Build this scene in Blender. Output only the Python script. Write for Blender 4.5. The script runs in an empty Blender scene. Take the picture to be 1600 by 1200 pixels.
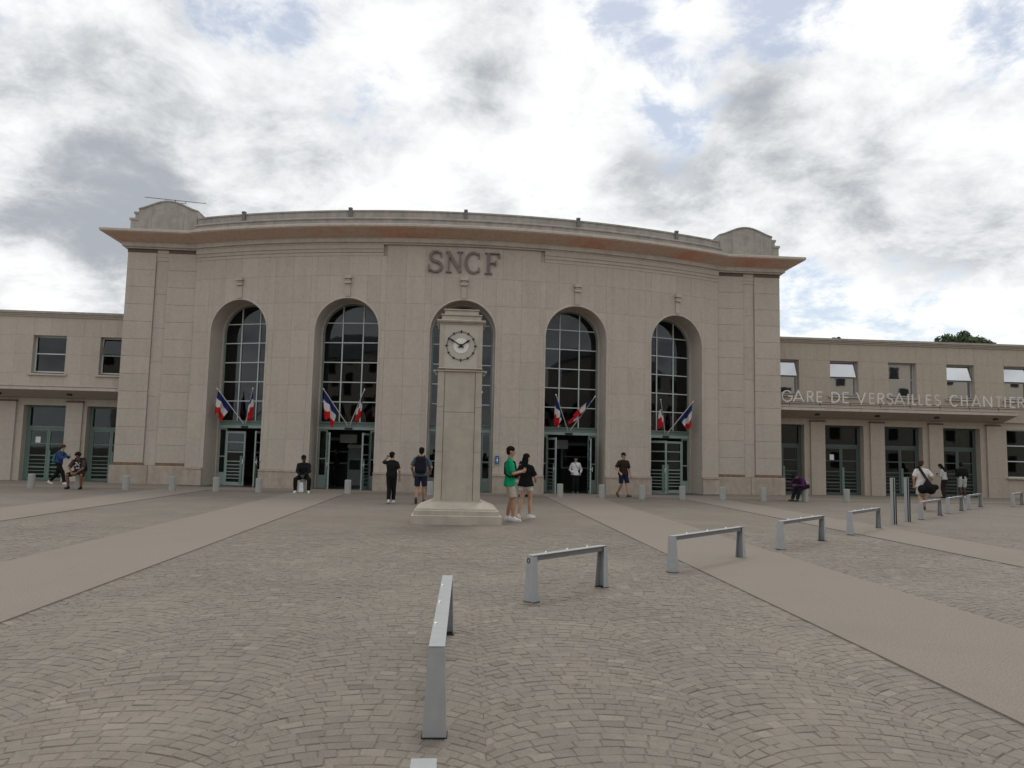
import bpy, bmesh, math, random
from mathutils import Vector, Matrix, Euler
rnd = random.Random(7)
R_ = math.radians
scene = bpy.context.scene
col = scene.collection

# ------------------------------------------------------------------ camera
cam_d = bpy.data.cameras.new('camera')
cam_d.sensor_width = 36.0
cam_d.lens = 36.0 * 1161.72 / 1600
cam_d.clip_start = 0.05
cam_d.clip_end = 3000
cam = bpy.data.objects.new('camera', cam_d)
col.objects.link(cam)
pitch, roll, yaw = 0.09413, 0.02173, 0.07534
fw = Vector((math.sin(yaw)*math.cos(pitch), math.cos(yaw)*math.cos(pitch), math.sin(pitch)))
r0 = Vector((math.cos(yaw), -math.sin(yaw), 0)); u0 = r0.cross(fw)
rt = r0*math.cos(roll) + u0*math.sin(roll); up = -r0*math.sin(roll) + u0*math.cos(roll)
m3 = Matrix((rt, up, -fw)).transposed()
cam.matrix_world = Matrix.Translation((-0.219, 0, 1.6)) @ m3.to_4x4()
scene.camera = cam

# ------------------------------------------------------------------ world: broken cloud over a blue sky
world = bpy.data.worlds.new('World'); scene.world = world; world.use_nodes = True
wn = world.node_tree.nodes; wl = world.node_tree.links
for n in list(wn): wn.remove(n)
SUN_AZ, SUN_EL = 14.0, 58.0
def WN(t, **kw):
    n = wn.new(t)
    for k, v in kw.items(): setattr(n, k, v)
    return n
def wmath(op, a, b=None, c=None):
    n = WN('ShaderNodeMath', operation=op)
    for i, x in enumerate((a, b, c)):
        if x is None: continue
        if isinstance(x, (int, float)): n.inputs[i].default_value = x
        else: wl.new(x, n.inputs[i])
    return n.outputs[0]
def wstep(x, a, b, o0=0.0, o1=1.0):
    n = WN('ShaderNodeMapRange', interpolation_type='SMOOTHSTEP')
    wl.new(x, n.inputs[0])
    for i, v in enumerate((a, b, o0, o1)): n.inputs[1+i].default_value = v
    return n.outputs[0]
tc = WN('ShaderNodeTexCoord')
sep = WN('ShaderNodeSeparateXYZ'); wl.new(tc.outputs['Generated'], sep.inputs[0])
zz = wmath('ADD', wmath('MAXIMUM', sep.outputs[2], 0.0), 0.34)
comb = WN('ShaderNodeCombineXYZ')
wl.new(wmath('DIVIDE', sep.outputs[0], zz), comb.inputs[0])
wl.new(wmath('DIVIDE', sep.outputs[1], zz), comb.inputs[1])
def wnoise(scale, detail, rough, dist, off):
    mp = WN('ShaderNodeMapping'); wl.new(comb.outputs[0], mp.inputs[0]); mp.inputs[1].default_value = off
    n = WN('ShaderNodeTexNoise'); wl.new(mp.outputs[0], n.inputs['Vector'])
    n.inputs['Scale'].default_value = scale; n.inputs['Detail'].default_value = detail
    n.inputs['Roughness'].default_value = rough; n.inputs['Distortion'].default_value = dist
    return n.outputs['Fac']
n_fine = wnoise(4.4, 8, 0.66, 0.25, (3.1, 0.7, 0))
n_mid = wnoise(1.9, 5, 0.55, 0.4, (7.3, 2.2, 4))
n_wisp = wnoise(9.5, 5, 0.65, 0.7, (1.2, 9.7, 2))
def blobs(lst):
    tot = None
    for az, el, rad, s in lst:
        c = Vector((math.sin(R_(az))*math.cos(R_(el)), math.cos(R_(az))*math.cos(R_(el)), math.sin(R_(el))))
        dt = WN('ShaderNodeVectorMath', operation='DOT_PRODUCT')
        wl.new(tc.outputs['Generated'], dt.inputs[0]); dt.inputs[1].default_value = c
        v = wstep(dt.outputs['Value'], math.cos(R_(rad)), math.cos(R_(rad*0.12)), 0.0, s)
        tot = v if tot is None else wmath('ADD', tot, v)
    return tot
b_blue = blobs([(-16.4, 31, 6, .20), (-33, 28, 7, .16), (13, 33.5, 6, .27), (25, 33, 8, .24), (17, 26.3, 5, .22),
                (-8, 27.5, 7, .12), (33, 10.1, 6, .17), (25.5, 11.5, 5, .20), (40, 29, 7, .22), (16.5, 22.2, 4, .10)])
b_gray = blobs([(-27.5, 19.5, 10, .24), (-25, 15, 7, .26), (-30, 12, 8, .12), (2, 29, 6, .26), (28, 20.5, 6, .15), (32, 16.5, 6, .08),
                (22, 27.5, 5, .20), (16, 19.5, 5, .08), (-27, 24.5, 8, .02), (38, 14, 7, .10), (-17, 19, 8, .12), (20, 14.5, 7, .03)])
b_white = blobs([(-5, 30, 6, .10), (9, 26.5, 7, .14), (33, 25.5, 8, .16), (-31.5, 18.2, 4, .22), (-28.7, 10, 4, .2), (29, 9.3, 4, .25), (36, 8.5, 5, .2), (4, 21, 9, .1)])
cover = wmath('ADD', wmath('MULTIPLY', n_fine, 0.75), wmath('MULTIPLY', n_wisp, 0.25))
cover = wmath('SUBTRACT', wmath('ADD', cover, 0.10), b_blue)
cmask = wstep(cover, 0.33, 0.48, 0.34, 1.0)
shade = wmath('ADD', wmath('MULTIPLY', n_mid, 0.75), wmath('MULTIPLY', n_fine, 1.5))
shade = wmath('ADD', wmath('MULTIPLY_ADD', n_wisp, 0.34, shade), b_white)
shade = wmath('SUBTRACT', shade, b_gray)
shade = wmath('ADD', shade, wmath('MULTIPLY', wmath('SUBTRACT', 1.0, cmask), 0.6))
smask = wstep(shade, 0.74, 1.60)
ramp = WN('ShaderNodeValToRGB'); wl.new(smask, ramp.inputs[0])
e = ramp.color_ramp.elements
e[0].position = 0.0; e[0].color = (0.42, 0.45, 0.49, 1)
e[1].position = 1.0; e[1].color = (1.08, 1.09, 1.09, 1)
x = e.new(0.45); x.color = (0.77, 0.79, 0.805, 1)
sky = WN('ShaderNodeTexSky', sky_type='NISHITA', sun_disc=False)
sky.sun_elevation = R_(SUN_EL); sky.sun_rotation = R_(SUN_AZ)
sky.air_density = 1.0; sky.dust_density = 0.6; sky.ozone_density = 0.3
SKYS = 0.10
sc = WN('ShaderNodeVectorMath', operation='SCALE'); wl.new(ramp.outputs[0], sc.inputs[0]); sc.inputs['Scale'].default_value = 1.0/SKYS
mix = WN('ShaderNodeMix', data_type='RGBA')
wl.new(cmask, mix.inputs[0]); wl.new(sky.outputs[0], mix.inputs[6]); wl.new(sc.outputs[0], mix.inputs[7])
bg = WN('ShaderNodeBackground'); bg.inputs[1].default_value = SKYS
wl.new(mix.outputs[2], bg.inputs[0])
wo = WN('ShaderNodeOutputWorld'); wl.new(bg.outputs[0], wo.inputs[0])

# ------------------------------------------------------------------ sun, exposure
sd = bpy.data.lights.new('sun', 'SUN'); sd.energy = 1.0; sd.angle = R_(20); sd.color = (1.0, 0.95, 0.88)
sun = bpy.data.objects.new('sun', sd); col.objects.link(sun)
sv = Vector((math.sin(R_(SUN_AZ))*math.cos(R_(SUN_EL)), math.cos(R_(SUN_AZ))*math.cos(R_(SUN_EL)), math.sin(R_(SUN_EL))))
sun.rotation_euler = sv.to_track_quat('Z', 'Y').to_euler(); sun.location = sv*80
vs = scene.view_settings
vs.view_transform = 'Standard'; vs.look = 'None'; vs.exposure = 0.0; vs.gamma = 1.0; vs.use_curve_mapping = False

# ------------------------------------------------------------------ helpers
class MB:
    def __init__(s): s.v = []; s.f = []
    def add(s, vs_, fs):
        b = len(s.v); s.v += [tuple(p) for p in vs_]; s.f += [tuple(i+b for i in q) for q in fs]; return s
    def box(s, x0, x1, y0, y1, z0, z1):
        return s.add([(x0,y0,z0),(x1,y0,z0),(x1,y1,z0),(x0,y1,z0),(x0,y0,z1),(x1,y0,z1),(x1,y1,z1),(x0,y1,z1)],
                     [(0,3,2,1),(4,5,6,7),(0,1,5,4),(1,2,6,5),(2,3,7,6),(3,0,4,7)])
    def bbox(s, x0, x1, y0, y1, z0, z1, c=0.012):
        # box with all vertical and horizontal front edges chamfered (front = -y)
        return s.loft([[(x0+c,y0,z0+c),(x1-c,y0,z0+c),(x1-c,y0,z1-c),(x0+c,y0,z1-c)],
                       [(x0,y0+c,z0),(x1,y0+c,z0),(x1,y0+c,z1),(x0,y0+c,z1)],
                       [(x0,y1,z0),(x1,y1,z0),(x1,y1,z1),(x0,y1,z1)]])
    def loft(s, rings, cap=True, close=True):
        n = len(rings[0]); vs_ = [p for r in rings for p in r]; fs = []
        for i in range(len(rings)-1):
            for k in range(n if close else n-1):
                a = i*n+k; b = i*n+(k+1) % n
                fs.append((a, b, b+n, a+n))
        if cap:
            fs.append(tuple(reversed(range(n)))); fs.append(tuple(range((len(rings)-1)*n, len(rings)*n)))
        return s.add(vs_, fs)
    def frustum(s, x0, x1, y0, y1, z0, X0, X1, Y0, Y1, z1):
        return s.loft([[(x0,y0,z0),(x1,y0,z0),(x1,y1,z0),(x0,y1,z0)], [(X0,Y0,z1),(X1,Y0,z1),(X1,Y1,z1),(X0,Y1,z1)]])
    def tube(s, p0, p1, r0, r1=None, n=8, flat=True, rings=3, sx=1.0):
        r1 = r0 if r1 is None else r1
        p0 = Vector(p0); p1 = Vector(p1); d = p1-p0; L = d.length
        d = d/L if L > 1e-6 else Vector((0,0,1))
        a = Vector((0,0,1)) if abs(d.z) < .9 else Vector((1,0,0))
        e1 = d.cross(a).normalized(); e2 = d.cross(e1)
        R = []
        def ring(c, r): return [c + e1*(r*sx*math.cos(2*math.pi*k/n)) + e2*(r*math.sin(2*math.pi*k/n)) for k in range(n)]
        if flat: R = [ring(p0, r0), ring(p1, r1)]
        else:
            for i in range(1, rings+1):
                t = -math.pi/2 + (math.pi/2)*i/rings
                if i < rings: R.append(ring(p0+d*(r0*math.sin(t)), r0*math.cos(t)))
            R.append(ring(p0, r0)); R.append(ring(p1, r1))
            for i in range(1, rings):
                t = (math.pi/2)*i/rings
                R.append(ring(p1+d*(r1*math.sin(t)), r1*math.cos(t)))
        return s.loft(R)
    def ell(s, c, r, n=12, m=8, rot=None):
        R = []
        for i in range(1, m):
            t = -math.pi/2 + math.pi*i/m
            ring = []
            for k in range(n):
                p = Vector((r[0]*math.cos(t)*math.cos(2*math.pi*k/n), r[1]*math.cos(t)*math.sin(2*math.pi*k/n), r[2]*math.sin(t)))
                if rot is not None: p = rot @ p
                ring.append(Vector(c)+p)
            R.append(ring)
        return s.loft(R)
    def prism(s, poly, y0, y1):          # poly in (x,z), extruded along y
        return s.loft([[(x, y0, z) for x, z in poly], [(x, y1, z) for x, z in poly]])
    def ribbon(s, pts, w, y0, y1):       # thick polyline in the xz plane
        L = []; Rr = []; n = len(pts)
        ws = w if isinstance(w, (list, tuple)) else [w]*n
        for i in range(n):
            a = Vector(pts[max(i-1,0)]); b = Vector(pts[min(i+1,n-1)]); p = Vector(pts[i])
            if 0 < i < n-1:
                d1 = (p-a).normalized(); d2 = (b-p).normalized(); t = (d1+d2)
                t = t.normalized() if t.length > 1e-5 else d1
                k = 1/max(.45, t.dot(d1))
            else: t = (b-a).normalized(); k = 1
            nn = Vector((-t.y, t.x))*(ws[i]*.5*k)
            L.append(p+nn); Rr.append(p-nn)
        for i in range(n-1):
            q = [Rr[i], Rr[i+1], L[i+1], L[i]]
            s.prism([(v.x, v.y) for v in q], y0, y1)
        return s
    def mesh(s, name, mat, smooth=False):
        m = bpy.data.meshes.new(name); m.from_pydata(s.v, [], s.f); m.update()
        if mat: m.materials.append(mat)
        if smooth:
            for p in m.polygons: p.use_smooth = True
        return m
    def build(s, name, mat, parent=None, loc=None, rz=0, world=True, smooth=False, fix=True):
        m = s.mesh(name, mat, smooth)
        if fix:
            bm = bmesh.new(); bm.from_mesh(m); bmesh.ops.recalc_face_normals(bm, faces=bm.faces); bm.to_mesh(m); bm.free()
        return link(name, m, parent, loc, rz, world)
WLOC = {}
def link(name, mesh, parent=None, loc=None, rz=0, world=True, rx=0, ry=0):
    o = bpy.data.objects.new(name, mesh); col.objects.link(o)
    l = Vector(loc) if loc is not None else Vector((0,0,0))
    if parent is not None:
        o.parent = parent
        if world: l = l - WLOC.get(parent.name, Vector((0,0,0)))
    o.location = l; o.rotation_euler = (rx, ry, rz)
    return o
def thing(name, label, cat, loc=(0,0,0), rz=0, group=None):
    o = bpy.data.objects.new(name, None); col.objects.link(o)
    o.empty_display_size = .2
    o.location = loc; o.rotation_euler = (0,0,rz)
    WLOC[o.name] = Vector(loc)
    return tag(o, label, cat, group)
def tag(o, label, cat, group=None):
    o['label'] = label; o['category'] = cat
    if group: o['group'] = group
    return o
def structure(o): o['kind'] = 'structure'; return o
def copy_tree(o, parent=None):
    c = o.copy(); col.objects.link(c); c.parent = parent
    for ch in list(o.children): copy_tree(ch, c)
    return c

# ------------------------------------------------------------------ materials
def pm(name, c, rough=.75, metal=0.0, var=.12, scale=9.0, stain=.0, sscale=.7, scol=None, rand=.0, bump=.12, bscale=90.0, spec=.3, streak=0.0, detail=6, c2=None, c2s=.5, c2lo=.5, c2hi=.62, spots=0):
    m = bpy.data.materials.new(name); m.use_nodes = True
    N = m.node_tree.nodes; L = m.node_tree.links
    b = N['Principled BSDF']; b.inputs['Roughness'].default_value = rough; b.inputs['Metallic'].default_value = metal
    b.inputs['Specular IOR Level'].default_value = spec
    geo = N.new('ShaderNodeNewGeometry')
    def noise(sc, det=6, ro=.6, vec=None):
        n = N.new('ShaderNodeTexNoise'); L.new(vec or geo.outputs['Position'], n.inputs['Vector'])
        n.inputs['Scale'].default_value = sc; n.inputs['Detail'].default_value = det; n.inputs['Roughness'].default_value = ro
        return n.outputs['Fac']
    def rng(x, a, b_, o0, o1):
        n = N.new('ShaderNodeMapRange'); L.new(x, n.inputs[0])
        for i, v in enumerate((a, b_, o0, o1)): n.inputs[1+i].default_value = v
        return n.outputs[0]
    def mul(a, b_):
        n = N.new('ShaderNodeMath'); n.operation = 'MULTIPLY'; L.new(a, n.inputs[0]); L.new(b_, n.inputs[1]); return n.outputs[0]
    def mixc(fac, a, b_):
        n = N.new('ShaderNodeMix'); n.data_type = 'RGBA'; L.new(fac, n.inputs[0])
        for i, v in ((6, a), (7, b_)):
            if isinstance(v, tuple): n.inputs[i].default_value = (*v, 1)
            else: L.new(v, n.inputs[i])
        return n.outputs[2]
    base = c
    rgb = N.new('ShaderNodeRGB'); rgb.outputs[0].default_value = (*c, 1); cur = rgb.outputs[0]
    if c2: cur = mixc(rng(noise(c2s, 4), c2lo, c2hi, 0, 1), cur, c2)
    val = rng(noise(scale, detail), .3, .7, 1-var, 1+var)
    if rand:
        oi = N.new('ShaderNodeObjectInfo'); val = mul(val, rng(oi.outputs['Random'], 0, 1, 1-rand, 1+rand))
    if streak:
        mp = N.new('ShaderNodeMapping'); L.new(geo.outputs['Position'], mp.inputs[0]); mp.inputs[3].default_value = (2.2, 2.2, .22)
        val = mul(val, rng(noise(1.6, 6, .65, mp.outputs[0]), .45, .75, 1.0, 1-streak))
    sc = N.new('ShaderNodeVectorMath'); sc.operation = 'SCALE'; L.new(cur, sc.inputs[0]); L.new(val, sc.inputs['Scale']); cur = sc.outputs[0]
    if stain:
        cur = mixc(rng(noise(sscale, 7, .65), .5, .78, 0, stain), cur, scol or tuple(x*.55 for x in c))
    L.new(cur, b.inputs['Base Color'])
    if spots:
        vo = N.new('ShaderNodeTexVoronoi'); L.new(geo.outputs['Position'], vo.inputs['Vector']); vo.inputs['Scale'].default_value = spots
        cur = mixc(rng(vo.outputs['Distance'], .03, .055, .45, 0), cur, tuple(x*.4 for x in c)); L.new(cur, b.inputs['Base Color'])
    if bump:
        bp = N.new('ShaderNodeBump'); bp.inputs['Strength'].default_value = bump; bp.inputs['Distance'].default_value = .01
        L.new(noise(bscale, 4), bp.inputs['Height']); L.new(bp.outputs[0], b.inputs['Normal'])
    return m
M = {}
M['stone'] = pm('limestone', (.440,.390,.338), .85, var=.07, scale=8, stain=.30, sscale=1.1, scol=(.33,.288,.246), rand=.04, bump=.3, bscale=70, spec=.2, streak=.09)
M['wing'] = pm('wing_limestone', (.392,.342,.284), .88, var=.07, scale=7, stain=.25, sscale=.9, scol=(.28,.235,.19), rand=.018, bump=.25, bscale=70, spec=.2, streak=.08)
M['plinth'] = pm('plinth_stone', (.38,.325,.272), .85, var=.12, scale=4, stain=.55, sscale=1.1, scol=(.21,.165,.135), rand=.06, bump=.3, bscale=60, spec=.2, streak=.2)
M['trim'] = pm('trim_stone', (.46,.41,.358), .85, var=.10, scale=5, stain=.3, sscale=.8, rand=.03, bump=.2, bscale=70, spec=.2, streak=.12)
M['dark_trim'] = pm('dark_capping', (.13,.085,.075), .8, var=.2, scale=6)
M['rust'] = pm('rusty_band', (.20,.125,.075), .8, var=.3, scale=7, stain=.4, sscale=3)
M['soffit'] = pm('painted_soffit', (.56,.41,.33), .8, var=.10, scale=6, c2=(.60,.30,.20), c2s=.30, c2lo=.50, c2hi=.64, stain=.25, sscale=1.2, scol=(.3,.22,.18), bump=.15)
M['parapet'] = pm('parapet_stone', (.36,.33,.30), .88, var=.12, scale=4, stain=.5, sscale=.9, scol=(.15,.14,.13), rand=.05, bump=.25, streak=.25)
M['clock'] = pm('clock_stone', (.405,.365,.308), .82, var=.08, scale=4, stain=.45, sscale=1.3, scol=(.26,.225,.185), rand=.03, bump=.2, bscale=120, streak=.15)
M['dial'] = pm('dial_stone', (.72,.70,.65), .7, var=.05, bump=.05)
M['plate'] = pm('clock_plate_stone', (.47,.435,.38), .8, var=.06, scale=4, stain=.3, sscale=1.5, bump=.15)
M['iron'] = pm('black_iron', (.012,.012,.013), .5, var=.1, bump=0)
M['green'] = pm('green_paint', (.145,.205,.185), .5, var=.08, scale=6, stain=.2, sscale=2, bump=.04)
M['greenlight'] = pm('pale_green_paint', (.26,.335,.315), .5, var=.08, scale=6, bump=.04)
M['bar'] = pm('glazing_bar_paint', (.48,.53,.52), .5, var=.06, bump=0)
M['galv'] = pm('galvanised_grey', (.325,.338,.342), .55, metal=.1, var=.07, scale=12, stain=.25, sscale=4, scol=(.25,.26,.26), bump=.06, bscale=160, spec=.45, streak=.06)
M['rubber'] = pm('black_rubber', (.02,.02,.02), .8, var=.1)
M['stud'] = pm('bright_stud', (.8,.8,.8), .25, metal=1, var=.02, bump=0)
M['bollard'] = pm('bollard_grey', (.33,.335,.32), .75, var=.06, scale=8, stain=.3, sscale=3, scol=(.30,.29,.27), bump=.12, streak=.12, rand=.06)
M['letter'] = pm('pale_letter_paint', (.60,.56,.52), .6, var=.06, bump=0, rand=.1)
M['sncf'] = pm('bronze_letter', (.175,.135,.125), .6, var=.15, scale=6, bump=.1)
M['strip'] = pm('exposed_aggregate', (.230,.203,.172), .9, var=.26, scale=70, stain=.35, sscale=.45, scol=(.17,.15,.128), bump=.3, bscale=120, spec=.15, detail=3, spots=1.4)
M['pave'] = pm('front_pavement', (.215,.188,.155), .9, var=.12, scale=30, stain=.4, sscale=.4, scol=(.155,.137,.117), bump=.25, bscale=100, spec=.15)
M['white'] = pm('white_paint', (.72,.72,.70), .5, var=.04, bump=0)
M['pole'] = pm('flagpole_white', (.62,.60,.56), .5, var=.05, bump=0)
M['blue'] = pm('blue_sign', (.02,.10,.25), .4, var=.05, bump=0)
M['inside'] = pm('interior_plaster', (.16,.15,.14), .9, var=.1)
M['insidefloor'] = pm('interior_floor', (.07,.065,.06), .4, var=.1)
M['kiosk'] = pm('kiosk_grey', (.36,.38,.40), .5, var=.05, bump=0)
M['doordark'] = pm('dark_green_paint', (.075,.10,.095), .5, var=.08, bump=.04)
M['winframe'] = pm('window_frame_paint', (.16,.19,.19), .5, var=.06, bump=0)
M['under'] = pm('lamp_grey_web_shade', (.15,.15,.15), .6, var=.1, stain=.3, sscale=5)  # grey of the parapet lamps; on barrier webs the dark tone imitates shade
M['dark'] = pm('dark_plastic', (.015,.015,.017), .5, var=.1, bump=0)
M['bark'] = pm('bark', (.10,.075,.055), .9, var=.3, scale=12, bump=.6, bscale=30)
M['beige'] = pm('beige_render', (.50,.45,.38), .85, var=.06, stain=.2)
M['greyroof'] = pm('zinc_roof', (.16,.17,.18), .5, var=.1)

def glass(name, tint=(.35,.40,.40), boost=1.0, rough=.02):
    m = bpy.data.materials.new(name); m.use_nodes = True
    N = m.node_tree.nodes; L = m.node_tree.links; N.clear()
    out = N.new('ShaderNodeOutputMaterial'); tr = N.new('ShaderNodeBsdfTransparent'); tr.inputs[0].default_value = (*tint, 1)
    gl = N.new('ShaderNodeBsdfGlossy'); gl.inputs['Roughness'].default_value = rough; gl.inputs[0].default_value = (.95,.97,1,1)
    fr = N.new('ShaderNodeFresnel'); fr.inputs[0].default_value = 1.5
    geo = N.new('ShaderNodeNewGeometry'); nz = N.new('ShaderNodeTexNoise'); nz.inputs['Scale'].default_value = 1.3; nz.inputs['Detail'].default_value = 2
    L.new(geo.outputs['Position'], nz.inputs['Vector'])
    bp = N.new('ShaderNodeBump'); bp.inputs['Strength'].default_value = .015; bp.inputs['Distance'].default_value = .05
    L.new(nz.outputs['Fac'], bp.inputs['Height']); L.new(bp.outputs[0], gl.inputs['Normal'])
    mu = N.new('ShaderNodeMath'); mu.operation = 'MULTIPLY_ADD'; mu.use_clamp = True
    L.new(fr.outputs[0], mu.inputs[0]); mu.inputs[1].default_value = boost; mu.inputs[2].default_value = 0.0 if boost < 2 else .12
    mx = N.new('ShaderNodeMixShader'); L.new(mu.outputs[0], mx.inputs[0]); L.new(tr.outputs[0], mx.inputs[1]); L.new(gl.outputs[0], mx.inputs[2])
    L.new(mx.outputs[0], out.inputs[0]); return m
M['glass'] = glass('dark_window_glass', (.30,.36,.36), 1.0)
M['mirror'] = glass('reflective_window_glass', (.15,.18,.19), 9.0)
M['door_glass'] = glass('door_glass', (.42,.50,.47), .9)

# ------------------------------------------------------------------ ground and paving
CW = 1.35          # width of one column of setting arcs
PITCH = 0.102      # row spacing
ARC_R = CW/2/math.sin(R_(45))
def sag(xl): return math.sqrt(max(0, ARC_R**2 - xl*xl)) - ARC_R*math.cos(R_(45))
def cobble_material():
    m = bpy.data.materials.new('granite_setts'); m.use_nodes = True
    N = m.node_tree.nodes; L = m.node_tree.links; b = N['Principled BSDF']
    b.inputs['Roughness'].default_value = .8; b.inputs['Specular IOR Level'].default_value = .25
    geo = N.new('ShaderNodeNewGeometry'); sp = N.new('ShaderNodeSeparateXYZ'); L.new(geo.outputs['Position'], sp.inputs[0])
    def mt(op, a, b_=None, c=None):
        n = N.new('ShaderNodeMath'); n.operation = op
        for i, v in enumerate((a, b_, c)):
            if v is None: continue
            if isinstance(v, (int, float)): n.inputs[i].default_value = v
            else: L.new(v, n.inputs[i])
        return n.outputs[0]
    cx = mt('DIVIDE', sp.outputs[0], CW)
    fl = mt('FLOOR', cx)
    xl = mt('MULTIPLY', mt('SUBTRACT', mt('SUBTRACT', cx, fl), .5), CW)
    sg = mt('SQRT', mt('SUBTRACT', ARC_R**2, mt('MULTIPLY', xl, xl)))
    vy = mt('SUBTRACT', sp.outputs[1], sg)
    cb = N.new('ShaderNodeCombineXYZ'); L.new(sp.outputs[0], cb.inputs[0]); L.new(vy, cb.inputs[1])
    br = N.new('ShaderNodeTexBrick'); L.new(cb.outputs[0], br.inputs['Vector'])
    br.inputs['Color1'].default_value = (.93,.93,.93,1); br.inputs['Color2'].default_value = (1.07,1.07,1.07,1); br.inputs['Mortar'].default_value = (.84,.83,.80,1)
    br.inputs['Scale'].default_value = 1; br.inputs['Mortar Size'].default_value = .007; br.inputs['Mortar Smooth'].default_value = .3
    br.inputs['Brick Width'].default_value = .105; br.inputs['Row Height'].default_value = PITCH
    nz = N.new('ShaderNodeTexNoise'); L.new(geo.outputs['Position'], nz.inputs['Vector']); nz.inputs['Scale'].default_value = .5; nz.inputs['Detail'].default_value = 7; nz.inputs['Roughness'].default_value = .6
    rg = N.new('ShaderNodeMapRange'); L.new(nz.outputs['Fac'], rg.inputs[0]); rg.inputs[1].default_value = .3; rg.inputs[2].default_value = .7; rg.inputs[3].default_value = .89; rg.inputs[4].default_value = 1.11
    nf = N.new('ShaderNodeTexNoise'); L.new(geo.outputs['Position'], nf.inputs['Vector']); nf.inputs['Scale'].default_value = 45; nf.inputs['Detail'].default_value = 5
    rf = N.new('ShaderNodeMapRange'); L.new(nf.outputs['Fac'], rf.inputs[0]); rf.inputs[1].default_value = .3; rf.inputs[2].default_value = .7; rf.inputs[3].default_value = .86; rf.inputs[4].default_value = 1.12
    cm = N.new('ShaderNodeVectorMath'); cm.operation = 'MULTIPLY'; L.new(br.outputs['Color'], cm.inputs[0]); cm.inputs[1].default_value = (.184,.160,.134)
    s1 = N.new('ShaderNodeVectorMath'); s1.operation = 'SCALE'; L.new(cm.outputs[0], s1.inputs[0]); L.new(mt('MULTIPLY', rg.outputs[0], rf.outputs[0]), s1.inputs['Scale'])
    nw = N.new('ShaderNodeTexNoise'); L.new(geo.outputs['Position'], nw.inputs['Vector']); nw.inputs['Scale'].default_value = .8; nw.inputs['Detail'].default_value = 6; nw.inputs['Roughness'].default_value = .65
    rw = N.new('ShaderNodeMapRange'); L.new(nw.outputs['Fac'], rw.inputs[0])
    for i, v in enumerate((.52, .70, 0, .45)): rw.inputs[1+i].default_value = v
    mw = N.new('ShaderNodeMix'); mw.data_type = 'RGBA'; L.new(rw.outputs[0], mw.inputs[0]); L.new(s1.outputs[0], mw.inputs[6]); mw.inputs[7].default_value = (.235,.207,.168,1)
    L.new(mw.outputs[2], b.inputs['Base Color'])
    bp = N.new('ShaderNodeBump'); bp.inputs['Strength'].default_value = .5; bp.inputs['Distance'].default_value = .01
    L.new(mt('MULTIPLY_ADD', nf.outputs['Fac'], .4, mt('SUBTRACT', 1.0, br.outputs['Fac'])), bp.inputs['Height']); L.new(bp.outputs[0], b.inputs['Normal'])
    return m
def sett_material():
    m = bpy.data.materials.new('granite_sett_stone'); m.use_nodes = True
    N = m.node_tree.nodes; L = m.node_tree.links; b = N['Principled BSDF']
    b.inputs['Roughness'].default_value = .72; b.inputs['Specular IOR Level'].default_value = .3
    geo = N.new('ShaderNodeNewGeometry'); at = N.new('ShaderNodeAttribute'); at.attribute_name = 'tone'
    def ns(sc, a, b_, lo, hi, det=6):
        n = N.new('ShaderNodeTexNoise'); L.new(geo.outputs['Position'], n.inputs['Vector']); n.inputs['Scale'].default_value = sc; n.inputs['Detail'].default_value = det
        r = N.new('ShaderNodeMapRange'); L.new(n.outputs['Fac'], r.inputs[0])
        for i, v in enumerate((a, b_, lo, hi)): r.inputs[1+i].default_value = v
        return r.outputs[0], n.outputs['Fac']
    big, _ = ns(.5, .3, .7, .89, 1.11, 7); fine, ff = ns(60, .3, .7, .88, 1.12); spot, _ = ns(9, .3, .7, .93, 1.07)
    def mul(a, c):
        n = N.new('ShaderNodeMath'); n.operation = 'MULTIPLY'; L.new(a, n.inputs[0]); L.new(c, n.inputs[1]); return n.outputs[0]
    mx = N.new('ShaderNodeMix'); mx.data_type = 'RGBA'; mx.clamp_factor = False; L.new(at.outputs['Fac'], mx.inputs[0])
    mx.inputs[6].default_value = (.158,.136,.113,1); mx.inputs[7].default_value = (.210,.184,.154,1)
    s1 = N.new('ShaderNodeVectorMath'); s1.operation = 'SCALE'; L.new(mx.outputs[2], s1.inputs[0]); L.new(mul(mul(big, fine), spot), s1.inputs['Scale'])
    vo = N.new('ShaderNodeTexVoronoi'); L.new(geo.outputs['Position'], vo.inputs['Vector']); vo.inputs['Scale'].default_value = 1.1
    vr = N.new('ShaderNodeMapRange'); L.new(vo.outputs['Distance'], vr.inputs[0])
    for i, v in enumerate((.022, .045, .5, 1.0)): vr.inputs[1+i].default_value = v
    s2 = N.new('ShaderNodeVectorMath'); s2.operation = 'SCALE'; L.new(s1.outputs[0], s2.inputs[0]); L.new(vr.outputs[0], s2.inputs['Scale'])
    wear, _ = ns(.8, .52, .70, 0, .45)
    mw = N.new('ShaderNodeMix'); mw.data_type = 'RGBA'; L.new(wear, mw.inputs[0]); L.new(s2.outputs[0], mw.inputs[6]); mw.inputs[7].default_value = (.235,.207,.168,1)
    L.new(mw.outputs[2], b.inputs['Base Color'])
    bp = N.new('ShaderNodeBump'); bp.inputs['Strength'].default_value = .5; bp.inputs['Distance'].default_value = .006
    L.new(ff, bp.inputs['Height']); L.new(bp.outputs[0], b.inputs['Normal'])
    return m
M['cobble'] = cobble_material(); M['sett'] = sett_material()
ground = MB().add([(-600,-400,0),(600,-400,0),(600,900,0),(-600,900,0)], [(0,1,2,3)]).build('ground', M['cobble'])
structure(ground)
STRIPS = [(-11.3,-9.45), (-6.2,-4.2), (3.33,5.35), (8.72,10.4)]
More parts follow.
